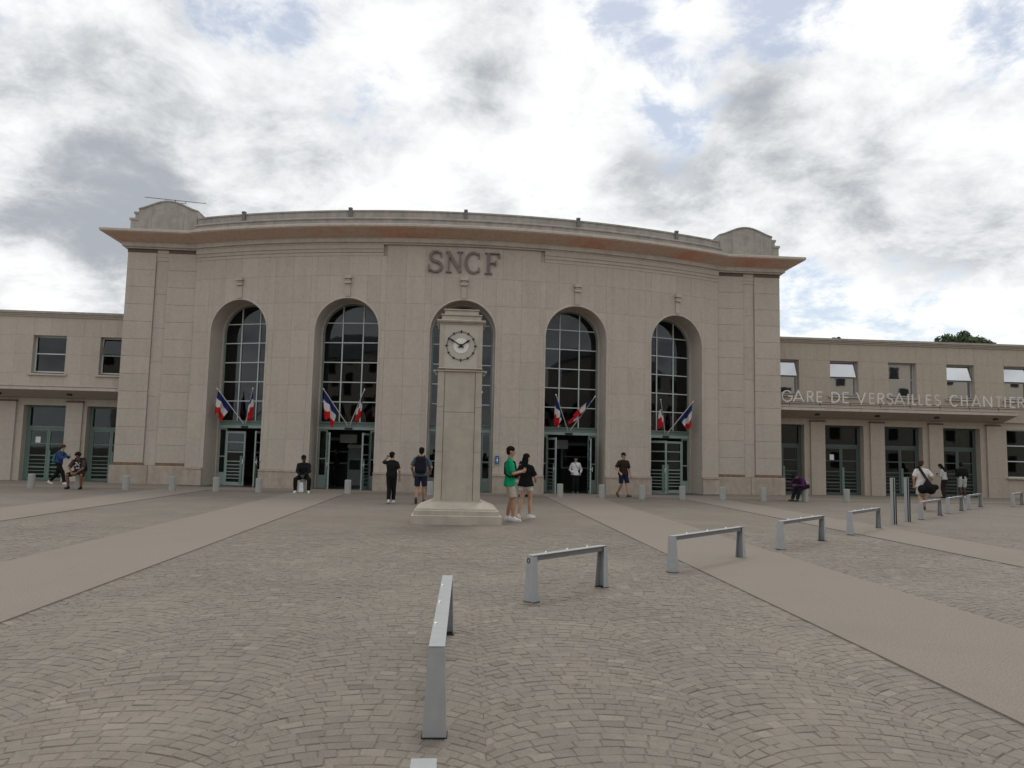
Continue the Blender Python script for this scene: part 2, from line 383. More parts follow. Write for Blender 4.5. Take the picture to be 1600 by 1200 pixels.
for a, b in STRIPS:
    m = MB(); ys = [-40 + i*2.05 for i in range(34)]
    m.box(a, b, -40, 29.2, -.05, .016)
    structure(m.build('path', M['strip']))
structure(MB().box(-70, 70, 29.2, 36, -.05, .014).build('pavement', M['pave']))

def tone_mesh(mb, tones, name):
    m = mb.mesh(name, M['sett'])
    at = m.attributes.new('tone', 'FLOAT', 'FACE')
    at.data.foreach_set('value', tones)
    return m
def sett_shape(q, h, c=.005):
    # q: corners of the top outline (anticlockwise); returns a worn block with a pillowed top
    n = len(q); cx = sum(p[0] for p in q)/n; cy = sum(p[1] for p in q)/n
    ring0 = [(p[0], p[1], -.01) for p in q]
    ring1 = [(p[0], p[1], h-.004) for p in q]
    ring2 = []
    for p in q:
        d = math.hypot(p[0]-cx, p[1]-cy); k = max(.3, (d-c*1.3)/d)
        ring2.append((cx+(p[0]-cx)*k, cy+(p[1]-cy)*k, h+rnd.uniform(-.002,.002)))
    vs_ = ring0+ring1+ring2
    fs = [(i, (i+1) % n, n+(i+1) % n, n+i) for i in range(n)] + [(n+i, n+(i+1) % n, 2*n+(i+1) % n, 2*n+i) for i in range(n)] + [tuple(range(2*n, 3*n))]
    return vs_, fs
near = []; far = []
NX = 13
y_lo, y_hi = 2.6, 17.0
for ci in range(-9, 12):
    xc = (ci+.5)*CW
    for r in range(int(-1/PITCH), int((y_hi+1)/PITCH)):
        th0 = -R_(45); off = rnd.random(); n = rnd.choice((11,12,12,13))
        cuts = [max(-45, min(45, -45 + 90*(i-off)/n + rnd.uniform(-1.5,1.5))) for i in range(n+2)]
        EB = 45 if r % 2 else math.degrees(math.asin((CW/2-.05)/ARC_R))
        cuts = [max(-EB, min(EB, c_)) for c_ in cuts]; cuts[0] = -EB; cuts[-1] = EB
        for i in range(n+1):
            a0, a1 = R_(cuts[i]), R_(cuts[i+1])
            if a1-a0 < R_(2.2): continue
            y0 = r*PITCH
            cth = ARC_R*math.cos(R_(45))
            xm = ARC_R*math.sin((a0+a1)/2); ym = y0 + ARC_R*math.cos((a0+a1)/2)+PITCH/2
            X, Yw = xc+xm, ym
            if not (y_lo < Yw < y_hi): continue
            if abs(X - (-.2 + .0755*Yw)) > .74*Yw + .5: continue
            if any(a-.02 < X < b+.02 for a, b in STRIPS): continue
            if rnd.random() < (Yw-10.5)/6.5: continue
            g = .0015 + rnd.uniform(0,.0024)
            def P(a, up_, ga):
                t = 1 if up_ else 0
                aa = a
                x = ARC_R*math.sin(aa); yy = y0 + ARC_R*math.cos(aa)
                if up_:
                    k = PITCH*math.sin(aa)*math.cos(aa)*.8
                    x2 = x + k; x2 = max(-CW/2+.002, min(CW/2-.002, x2))
                    yy = y0 + math.sqrt(max(0, ARC_R**2-x2*x2)) + PITCH; x = x2
                return Vector((xc+x, yy))
            gg = g/ARC_R
            q = [P(a0+gg, 0, 0), P(a1-gg, 0, 0), P(a1-gg, 1, 0), P(a0+gg, 1, 0)]
            for k in range(4): q[k].y += g if k < 2 else -g
            for k in range(4): q[k] += Vector((rnd.uniform(-.0065,.0065), rnd.uniform(-.0065,.0065)))
            ctr = sum(q, Vector((0,0)))/4
            tone = min(1, max(0, rnd.gauss(.48,.16))); h = .0045 + rnd.uniform(-.002,.002)
            if rnd.random() < .04: tone = rnd.choice((1.25, 1.15, -.3))
            inview = abs(X - (-.2 + .0755*Yw)) < .66*Yw and Yw > 3.55
            (near if inview else far).append((ctr.y, ctr, [(p.x-ctr.x, p.y-ctr.y) for p in q], tone, h))
for ci in range(-9, 12):
    xs_ = ci*CW
    for r in range(int(-1/PITCH), int((y_hi+1)/PITCH)):
        if r % 2: continue
        w_ = .047; y0 = r*PITCH; g = .003
        ya = y0 + math.sqrt(ARC_R**2-(CW/2-w_)**2); yv = y0 + math.sqrt(ARC_R**2-(CW/2)**2)
        Yw = yv+PITCH/2
        if not (y_lo < Yw < y_hi) or abs(xs_ - (-.2 + .0755*Yw)) > .74*Yw + .5 or any(a-.05 < xs_ < b+.05 for a, b in STRIPS): continue
        if rnd.random() < (Yw-10.5)/6.5: continue
        q = [(-w_, ya+g), (0, yv+g), (w_, ya+g), (w_, ya+PITCH-g), (0, yv+PITCH-g), (-w_, ya+PITCH-g)]
        q = [Vector((a+rnd.uniform(-.003,.003), b+rnd.uniform(-.003,.003))) for a, b in q]
        ctr = Vector((0, Yw))
        far.append((Yw, Vector((xs_, Yw)), [(p.x, p.y-Yw) for p in q], min(1, max(0, rnd.gauss(.48,.16))), .0045+rnd.uniform(-.002,.002)))
near.sort(key=lambda t: t[0])
far += near[300:]; near = near[:300]
for _, ctr, q, tone, h in near:
    vs_, fs = sett_shape(q, h)
    m = tone_mesh(MB().add(vs_, fs), [tone]*len(fs), 'sett')
    link('sett', m, ground, (ctr.x, ctr.y, 0))
mb = MB(); tones = []
for _, ctr, q, tone, h in far:
    vs_, fs = sett_shape(q, h)
    mb.add([(x+ctr.x, y+ctr.y, z) for x, y, z in vs_], fs); tones += [tone]*len(fs)
o = link('sett_paving', tone_mesh(mb, tones, 'sett_paving'), ground); o['kind'] = 'stuff'

# ------------------------------------------------------------------ station hall
D, RAD = 30.37, 29.143
CY = D + RAD
YP = 32.85; XI, XO = 11.66, 14.6
def arc(th, z, dr=0.0): return Vector(((RAD+dr)*math.sin(th), CY-(RAD+dr)*math.cos(th), z))
COLW = R_(1.5765)
TH = [R_(-19.0), R_(-9.46), 0.0, R_(9.46), R_(19.0)]
AW = 1.346; ZS = 6.54
TEND = math.asin((XI-.005)/RAD)
def arch_z(s):            # height of the opening above arc length s, or 0
    for t in TH:
        ds = s - t*RAD
        if abs(ds) < AW - 1e-6: return ZS + math.sqrt(AW*AW-ds*ds)
    return 0.0
station = thing('station_hall', 'pale stone station hall with curved front and five tall arched windows', 'station', (0, 33, 0))
def outline_panel(s_list, bots, top, c=.005, th=.022):
    # curved slab: s_list arc lengths, bottom curve, flat top -> mesh around the arc centre
    n = len(s_list); s0, s1 = s_list[0], s_list[-1]
    def pt(s, z, dr): t = s/RAD; return ((RAD+dr)*math.sin(t), -(RAD+dr)*math.cos(t), z)
    def ring(ins, dr):
        ss = [min(max(s, s0+ins), s1-ins) for s in s_list]
        return [pt(s, b+ins, dr) for s, b in zip(ss, bots)] + [pt(s, top-ins, dr) for s in reversed(ss)]
    mb = MB(); A = ring(c, 0); B = ring(0, -c*.7); Cc = ring(0, -th)
    mb.loft([A, B, Cc], cap=False)
    nn = 2*n
    fs = [(i, i+1, nn-2-i, nn-1-i) for i in range(n-1)]
    mb.add(A, fs)
    return mb
ROWS = [.76, 2.0, 3.11, 4.26, 5.40, 6.55, 7.70, 8.84, 9.68]
J = .004
cache = {}
for ri in range(len(ROWS)-1):
    z0, z1 = ROWS[ri]+J/2, ROWS[ri+1]-J/2
    k = -16
    for k in range(-15, 15):
        a, b = k*COLW*RAD, (k+1)*COLW*RAD
        a = max(a, -TEND*RAD); b = min(b, TEND*RAD)
        if b-a < .05: continue
        cuts = [a, b]
        for t in TH:
            for e_ in (t*RAD-AW, t*RAD+AW):
                if a+.02 < e_ < b-.02: cuts.append(e_)
        cuts.sort()
        top = z1
        if ri == len(ROWS)-2 and abs((a+b)/2) < R_(6.6)*RAD: top = 10.22
        for c0, c1 in zip(cuts[:-1], cuts[1:]):
            mid = (c0+c1)/2
            n = 3; ss = [c0+J/2+(c1-c0-J)*i/(n-1) for i in range(n)]
            if arch_z(mid) == 0:
                key = (ri, round(c1-c0, 3), top)
                if key not in cache:
                    hw = (c1-c0)/2-J/2
                    cache[key] = outline_panel([-hw, 0, hw], [0,0,0], top-z0).mesh('stone_panel', M['stone'])
                link('stone_panel', cache[key], station, (0, CY, z0), mid/RAD)
            else:
                if max(arch_z(c0+.01), arch_z(c1-.01), arch_z(mid)) and min(arch_z(c0+.01), arch_z(mid), arch_z(c1-.01)) >= top-.02: continue
                n = 11; ss = [c0+J/2+(c1-c0-J)*i/(n-1) for i in range(n)]
                bots = [max(z0, arch_z(min(max(s, c0+1e-4), c1-1e-4))+.0) for s in ss]
                keep = [i for i in range(n) if bots[i] < top-.03]
                if len(keep) < 2: continue
                i0, i1 = keep[0], keep[-1]
                if i1-i0+1 != len(keep):      # crown pierces the panel: two pieces
                    grp = []; cur_ = [keep[0]]
                    for i in keep[1:]:
                        if i == cur_[-1]+1: cur_.append(i)
                        else: grp.append(cur_); cur_ = [i]
                    grp.append(cur_)
                else: grp = [keep]
                for g in grp:
                    if len(g) < 2: continue
                    outline_panel([ss[i] for i in g], [bots[i] for i in g], top).build('stone_panel', M['stone'], station, (0, CY, 0))
# backing wall behind the joints
mb = MB(); N_ = 420
sl = sorted(set([-TEND*RAD + 2*TEND*RAD*i/N_ for i in range(N_+1)] + [t*RAD+s*(AW+e_) for t in TH for s in (-1,1) for e_ in (-.0005,.0005)]))
for s0, s1 in zip(sl[:-1], sl[1:]):
    m_ = (s0+s1)/2; zb = arch_z(m_)
    zb0, zb1 = (arch_z(s0) or zb, arch_z(s1) or zb) if zb else (0, 0)
    mb.add([arc(s0/RAD, zb0, -.02), arc(s1/RAD, zb1, -.02), arc(s1/RAD, 10.5, -.02), arc(s0/RAD, 10.5, -.02)], [(0,1,2,3)])
mb.build('backing_wall', M['plinth'], station, (0,0,0), fix=False)
# plinth blocks of the curved wall, with a projecting moulded top
for i in range(-1, 5):
    t0 = -TEND if i == -1 else TH[i]+AW/RAD
    t1 = TEND if i == 4 else TH[i+1]-AW/RAD
    nb = 1 if (t1-t0)*RAD < 1.2 else 2
    for k in range(nb):
        a = t0+(t1-t0)*k/nb; b = t0+(t1-t0)*(k+1)/nb
        mb = MB(); n = 5; g = .003/RAD
        def pr(t): return [arc(t, 0, .10), arc(t, .68, .10), arc(t, .69, .125), arc(t, .735, .125), arc(t, .757, .03), arc(t, .757, -.02), arc(t, 0, -.02)]
        mb.loft([pr(a+g+(b-a-2*g)*j/(n-1)) for j in range(n)])
        mb.build('plinth_block', M['plinth'], station, (0,0,0))
# stepped frieze bands left and right of the letters
for sgn in (-1, 1):
    for j, (za, zb, dr) in enumerate(((9.68, 9.82, .016), (9.823, 9.96, .048), (9.963, 10.20, .08))):
        mb = MB(); n = 14
        a, b = R_(6.62), TEND-.0005
        ts = [sgn*(a+(b-a)*i/(n-1)) for i in range(n)]
        mb.loft([[arc(t, za, dr), arc(t, zb, dr), arc(t, zb, -.02), arc(t, za, -.02)] for t in ts])
        mb.build('frieze_band', M['stone'], station, (0,0,0))
# swept cornice
path = [(-XO, 44.0), (-XO, YP), (-XI, YP)]
na = 40
for i in range(1, na): 
    t = -TEND+2*TEND*i/na; p = arc(t, 0); path.append((p.x, p.y))
path += [(XI, YP), (XO, YP), (XO, 44.0)]
path = [Vector(p) for p in path]
def offs(i, d):
    p = path[i]
    def nrm(a, b): t = (b-a).normalized(); return Vector((t.y, -t.x))
    if i == 0: return p + nrm(path[0], path[1])*d
    if i == len(path)-1: return p + nrm(path[-2], path[-1])*d
    n1 = nrm(path[i-1], path[i]); n2 = nrm(path[i], path[i+1]); b = (n1+n2)/(1+n1.dot(n2))
    return p + b*d
def sweep(name, prof, mat, i0=0, i1=None):
    i1 = len(path) if i1 is None else i1
    mb = MB(); rings = []
    for i in range(i0, i1):
        rings.append([(offs(i, d).x, offs(i, d).y, z) for d, z in prof])
    mb.loft(rings); return mb.build(name, mat, station, (0,0,0))
sweep('architrave', [(-.02,10.15),(.10,10.15),(.11,10.20),(.19,10.22),(.20,10.36),(.22,10.38),(.22,10.40),(-.02,10.40)], M['trim'])
sweep('soffit', [(-.02,10.402),(.20,10.402),(.84,10.66),(.84,10.68),(-.02,10.68)], M['soffit'])
sweep('cornice_lip', [(-.3,10.682),(.86,10.682),(.875,10.70),(.875,10.79),(.84,10.81),(.30,10.93),(-.3,10.93)], M['trim'])
sweep('gutter_course', [(-.3,10.932),(.30,10.932),(.30,11.12),(.36,11.15),(.36,11.20),(.30,11.23),(-.3,11.23)], M['parapet'], 2, len(path)-2)
NP = len(path)
for k in range(5):                       # parapet in lengths
    seg = (na//5)
    i0 = 2+k*seg; i1 = 2+(k+1)*seg+1
    sweep('parapet_stone', [(-.35,11.232),(.08,11.232),(.08,11.52),(.12,11.54),(.12,11.60),(-.35,11.62)], M['parapet'], i0, min(i1, NP-2))
for t in (-18.9, -9.47, -.03, 9.4, 18.75):
    p = arc(R_(t), 0, .1)
    mb = MB(); mb.box(-.07,.07,-.06,.06,11.2,11.62).box(-.075,.075,-.09,.05,11.622,11.69)
    mb.build('parapet_lamp', M['under'], station, (p.x, p.y, 0), R_(t))
# pavilions at both ends
PR = .775
for s in (-1, 1):
    def X(a, b): return (min(s*a, s*b), max(s*a, s*b))
    for a, b in ((11.66, 12.86), (13.39, 14.6)):
        x0, x1 = X(a, b)
        z = .90; nrow = 12
        for r in range(nrow):
            z1 = min(10.0, z + (10.0-.90)/nrow)
            MB().bbox(x0+.003, x1-.003, YP, YP+.16, z+.003, z1-.003, .007).build('stone_panel', M['stone'], station, (0,0,0))
            z = z1
        MB().box(x0-.01, x1+.01, YP-.012, YP+.16, 10.0, 10.135).build('pilaster_cap', M['dark_trim'], station, (0,0,0))
        MB().box(x0-.012, x1+.012, YP-.02, YP+.16, .79, .90).build('pilaster_base', M['rust'], station, (0,0,0))
    x0, x1 = X(12.863, 13.387)
    z = .79
    for r in range(6):
        z1 = z+(9.66-.79)/6
        MB().bbox(x0+.003, x1-.003, YP+.07, YP+.2, z+.003, z1-.003, .007).build('stone_panel', M['stone'], station, (0,0,0)); z = z1
    for j in range(3):
        MB().box(x0, x1, YP+.05-.012*j, YP+.2, 9.66+.16*j, 9.66+.16*(j+1)-.004).build('frieze_band', M['stone'], station, (0,0,0))
    for a, b in ((11.66, 13.12), (13.124, 14.72)):
        x0, x1 = X(a, b)
        MB().bbox(x0+.003, x1-.003, YP-.12, YP+.2, 0, .785, .02).build('plinth_block', M['plinth'], station, (0,0,0))
    x0, x1 = X(11.66, 14.58)
    MB().box(x0, x1, YP+.2, 44, 0, 10.2).build('side_wall', M['stone'], station, (0,0,0))
    # attic block with curved top
    x0, x1 = X(11.75, 14.25); xm = (x0+x1)/2; hw = (x1-x0)/2
    poly = [(x0, 10.9), (x1, 10.9), (x1, 11.90)]
    for i in range(15):
        u = 1-2*i/14
        poly.append((xm+u*hw*.93, 11.93+.37*(math.cos(u*math.pi)*.5+.5)**.65))
    poly.append((x0, 11.90))
    at = MB().prism(poly, YP-.02, YP+2.4).build('attic_block', M['parapet'], station, (0,0,0))
    for fa, fb in ((-.985, -.55), (-.545, .545), (.55, .985)):
        MB().bbox(xm+fa*hw, xm+fb*hw, YP-.036, YP-.0205, 10.95, 11.80, .005).build('attic_slab', M['parapet'], station, (0,0,0))
    cap = [(x, z+.002) for x, z in poly[2:]]; top = [(x*1+ (x-xm)*.02, z+.05) for x, z in cap]
    mb = MB()
    for i in range(len(cap)-1):
        mb.prism([cap[i], cap[i+1], top[i+1], top[i]], YP-.06, YP+2.44)
    mb.build('attic_coping', M['parapet'], station, (0,0,0))
    for a, b, za, zb in ((14.252, 14.58, 10.93, 11.52), (14.252, 14.40, 11.522, 11.80)):
        xa, xb = X(a, b)
        MB().box(xa, xb, YP, YP+2.0, za, zb-.10).build('attic_step', M['parapet'], station, (0,0,0))
        xa, xb = X(a, b+.05)
        MB().box(xa, xb, YP-.03, YP+2.03, zb-.098, zb).build('attic_step', M['parapet'], station, (0,0,0))
    xa, xb = X(11.60, 11.748)
    MB().box(xa, xb, YP-.01, YP+2.0, 11.235, 11.66).build('attic_step', M['parapet'], station, (0,0,0))
    for xx in (xm-hw*.45, xm+hw*.45):
        pass
# hall roof, back wall and floor
MB().box(-14.4, 14.4, 33.6, 44, 10.95, 11.15).build('roof', M['greyroof'], station, (0,0,0))
mb = MB()
for i in range(2, NP-3):
    a, b = offs(i, -.3), offs(i+1, -.3)
    mb.add([(a.x,a.y,11.0),(b.x,b.y,11.0),(b.x,33.65,11.0),(a.x,33.65,11.0)], [(0,1,2,3)])
mb.build('roof', M['greyroof'], station, (0,0,0))
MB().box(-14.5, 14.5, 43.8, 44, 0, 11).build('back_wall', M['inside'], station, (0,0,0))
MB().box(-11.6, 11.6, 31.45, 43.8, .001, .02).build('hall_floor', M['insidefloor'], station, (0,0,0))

# ------------------------------------------------------------------ arched windows, doors
def leaf(parent_loc, ang, flip, name='entrance_door', w=.86, h=2.33):
    # door leaf hinged at x=0 in its own frame, opening by ang; flip mirrors it
    sx = -1 if flip else 1
    def bx(mb, a, b, *r): return mb.box(min(sx*a, sx*b), max(sx*a, sx*b), *r)
    mb = MB()
    bx(mb, 0, .07, -.025, .025, .02, h); bx(mb, w-.07, w, -.025, .025, .02, h)
    bx(mb, .0701, w-.0701, -.024, .024, h-.09, h); bx(mb, .0701, w-.0701, -.024, .024, .02, .16)
    for z in (1.84, 1.42, 1.02): bx(mb, .0701, w-.0701, -.022, .022, z, z+.045)
    o = mb.build(name, M['greenlight'], station, parent_loc[:3], parent_loc[3]+ang)
    for z0, z1 in ((.16, 1.02), (1.065, 1.42), (1.465, 1.84), (1.885, h-.09)):
        p = MB(); bx(p, .07, w-.07, -.005, .005, z0, z1); p.build('pane', M['door_glass'], o, (0,0,0), world=False)
    for z in (.30, .44, .58, .72, .87):
        p = MB(); bx(p, .07, w-.07, -.018, .018, z, z+.035); p.build('slat', M['greenlight'], o, (0,0,0), world=False)
    p = MB(); bx(p, w-.20, w-.085, -.05, -.03, .10, 1.28); p.build('push_plate', M['green'], o, (0,0,0), world=False)
    p = MB(); bx(p, w-.06, w-.015, -.09, -.026, 1.02, 1.06); bx(p, w-.06, w-.03, -.09, -.07, .94, 1.14); p.build('handle', M['stud'], o, (0,0,0), world=False)
    return o
GD = .95          # depth of the glazing in the opening
for ai, t in enumerate(TH):
    base = arc(t, 0)
    def loc(x, y, z=0):
        v = Matrix.Rotation(t, 3, 'Z') @ Vector((x, y, z)); return Vector((base.x+v.x, base.y+v.y, z))
    # reveal: jambs and vault of the opening
    prof = [(-AW, 0)] + [(-AW, ZS*i/6) for i in range(1, 6)] + [(AW*-math.cos(math.pi*i/24), ZS+AW*math.sin(math.pi*i/24)) for i in range(25)] + [(AW, ZS*i/6) for i in range(5, 0, -1)] + [(AW, 0)]
    mb = MB()
    def front(x): return RAD - math.sqrt(RAD*RAD-x*x)
    rings = [[(x, front(x)-.004, z) for x, z in prof], [(x, GD*.55, z) for x, z in prof], [(x, GD+.25, z) for x, z in prof]]
    mb.loft(rings, cap=False, close=False)
    mb.build('arch_reveal', M['plinth'] if False else M['stone'], station, base, t, fix=False)
    mb = MB()      # inner step of the reveal
    stp = .055
    rr = []
    for x, z in prof:
        k = (abs(x)-stp)/AW if z <= ZS else None
        if z <= ZS: q = (math.copysign(AW-stp, x), z)
        else: q = (x*(AW-stp)/AW, ZS+(z-ZS)*(AW-stp)/AW)
        rr.append([(x, GD-.12, z), (q[0], GD-.12, q[1]), (q[0], GD+.24, q[1])])
    mb.loft(rr, cap=False, close=False); mb.build('reveal_step', M['trim'], station, base, t, fix=False)
    mb = MB(); rr = []      # bead around the arch
    for x, z in prof:
        if z <= ZS: o1, o2 = math.copysign(AW+.004, x), math.copysign(AW+.075, x); p1, p2 = (o1, max(z, .77)), (o2, max(z, .77))
        else:
            f1, f2 = (AW+.004)/AW, (AW+.075)/AW; p1, p2 = (x*f1, ZS+(z-ZS)*f1), (x*f2, ZS+(z-ZS)*f2)
        y1, y2 = front(p1[0]), front(p2[0])
        rr.append([(p1[0], y1+.02, p1[1]), (p1[0], y1-.028, p1[1]), (p1[0]*.35+p2[0]*.65, (y1+y2)/2-.028, p1[1]*.35+p2[1]*.65), (p2[0], y2-.008, p2[1]), (p2[0], y2+.02, p2[1])])
    mb.loft(rr[1:-1]); mb.build('arch_bead', M['trim'], station, base, t)
    # keystone bracket
    mb = MB(); mb.box(-.10,.10,-.05,.1, 7.96, 8.5)
    kb = mb.build('keystone', M['stone'], station, base, t)
    mb = MB(); mb.box(-.15,.15,-.16,.1, 8.70, 8.82).box(-.09,.09,-.10,.1, 8.62, 8.70)
    mb.box(-.13,.13,-.13,.1, 8.50, 8.60).box(-.10,.10,-.06,.1, 8.6, 8.62); mb.build('bracket', M['trim'], station, base, t)
    # window: frame with panes and bars
    zb, zt = 2.80, ZS+AW-stp
    ra = AW-stp
    fr = MB(); fp = []
    for x, z in prof:
        if z <= ZS: z_ = max(z, zb); fp.append(((math.copysign(ra-.001, x), z_), (math.copysign(ra-.07, x), z_)))
        else:
            f1, f2 = (ra-.001)/AW, (ra-.07)/AW; fp.append(((x*f1, ZS+(z-ZS)*f1), (x*f2, ZS+(z-ZS)*f2)))
    fr.loft([[(a[0], GD-.03, a[1]), (b[0], GD-.03, b[1]), (b[0], GD+.05, b[1]), (a[0], GD+.05, a[1])] for a, b in fp])
    win = fr.build('arched_window', M['winframe'], station, base, t)
    XM = (-.445, .445); ZR = [zb, 3.64, 4.475, 5.315, 6.16, 7.0]
    for xm_ in XM:
        zt_ = ZS+math.sqrt((ra-.06)**2-xm_**2)
        MB().box(xm_-.022, xm_+.022, GD-.035, GD+.04, zb, zt_).build('glazing_bar', M['bar'], win, (0,0,0), world=False)
    for z in ZR[1:]:
        hw = ra-.065 if z <= ZS else math.sqrt((ra-.065)**2-(z-ZS)**2)
        MB().box(-hw, hw, GD-.028, GD+.035, z-.02, z+.02).build('glazing_bar', M['bar'], win, (0,0,0), world=False)
    xs = [-ra+.06, XM[0], XM[1], ra-.06]
    for ri in range(6):
        z0 = ZR[ri]; z1 = ZR[ri+1] if ri < 5 else zt
        for ci in range(3):
            a, b = xs[ci], xs[ci+1]
            n = 9; pts = [(a, z0), (b, z0)]
            tops = []
            for i in range(n):
                x_ = b+(a-b)*i/(n-1)
                zc_ = ZS+math.sqrt(max(0, (ra-.05)**2-x_**2)) if abs(x_) < ra-.05 else ZS
                tops.append((x_, max(z0+.001, min(z1, zc_))))
            if z1 <= ZS: tops = [(b, z1), (a, z1)]
            poly = pts + tops
            tilt = rnd.uniform(-.006,.006); tw = rnd.uniform(-.012,.012)
            cx_, cz_ = (a+b)/2, (z0+z1)/2
            p = MB(); p.loft([[(x_-cx_, -.004, z-cz_) for x_, z in poly], [(x_-cx_, .004, z-cz_) for x_, z in poly]])
            o = p.build('pane', M['glass'], win, (cx_, GD+.01, cz_), world=False); o.rotation_euler = (tilt, 0, tw)
    # transom beam
    TW = ra-.002
    mb = MB(); mb.box(-TW, TW, GD-.10, GD+.2, 2.47, 2.58)
    tr = mb.build('transom', M['greenlight'], station, base, t)
    MB().box(-TW, TW, GD-.05, GD+.2, 2.582, 2.74).build('fascia', M['green'], tr, (0,0,0), world=False)
    MB().box(-TW, TW, GD-.09, GD+.2, 2.742, 2.798).build('sill', M['green'], tr, (0,0,0), world=False)
    MB().box(-.16, .16, GD-.15, GD-.102, 2.485, 2.56).build('door_sensor', M['dark'], tr, (0,0,0), world=False)
    # sidelights
    for s in (-1, 1):
        mb = MB()
        x0, x1 = sorted((s*(TW), s*(.92)))
        for xx in (x0, x1-.05): mb.box(xx, xx+.05, GD-.03, GD+.04, .015, 2.468)
        for z, h in ((.016, .55), (1.22, .05), (2.40, .067)): mb.box(x0+.0501, x1-.0501, GD-.028, GD+.038, z, z+h)
        so = mb.build('sidelight', M['greenlight'], station, base, t)
        for z0, z1 in ((.566, 1.22), (1.27, 2.40)):
            MB().box(x0+.05, x1-.05, GD, GD+.01, z0, z1).build('pane', M['door_glass'], so, (0,0,0), world=False)
    ang = {0: ((0.06, 'L'), (1.75, 'R')), 1: ((-1.15, 'L'), (1.5, 'R')), 2: ((-1.25, 'L'), (1.25, 'R')), 3: ((-1.45, 'L'), (1.35, 'R')), 4: ((-.95, 'L'), (-.05, 'R'))}[ai]
    for a_, side in ang:
        hx = -.915 if side == 'L' else .915
        p = loc(hx, GD-.01)
        leaf((p.x, p.y, 0.0, t), a_ if side == 'L' else a_, side == 'R', w=.90)

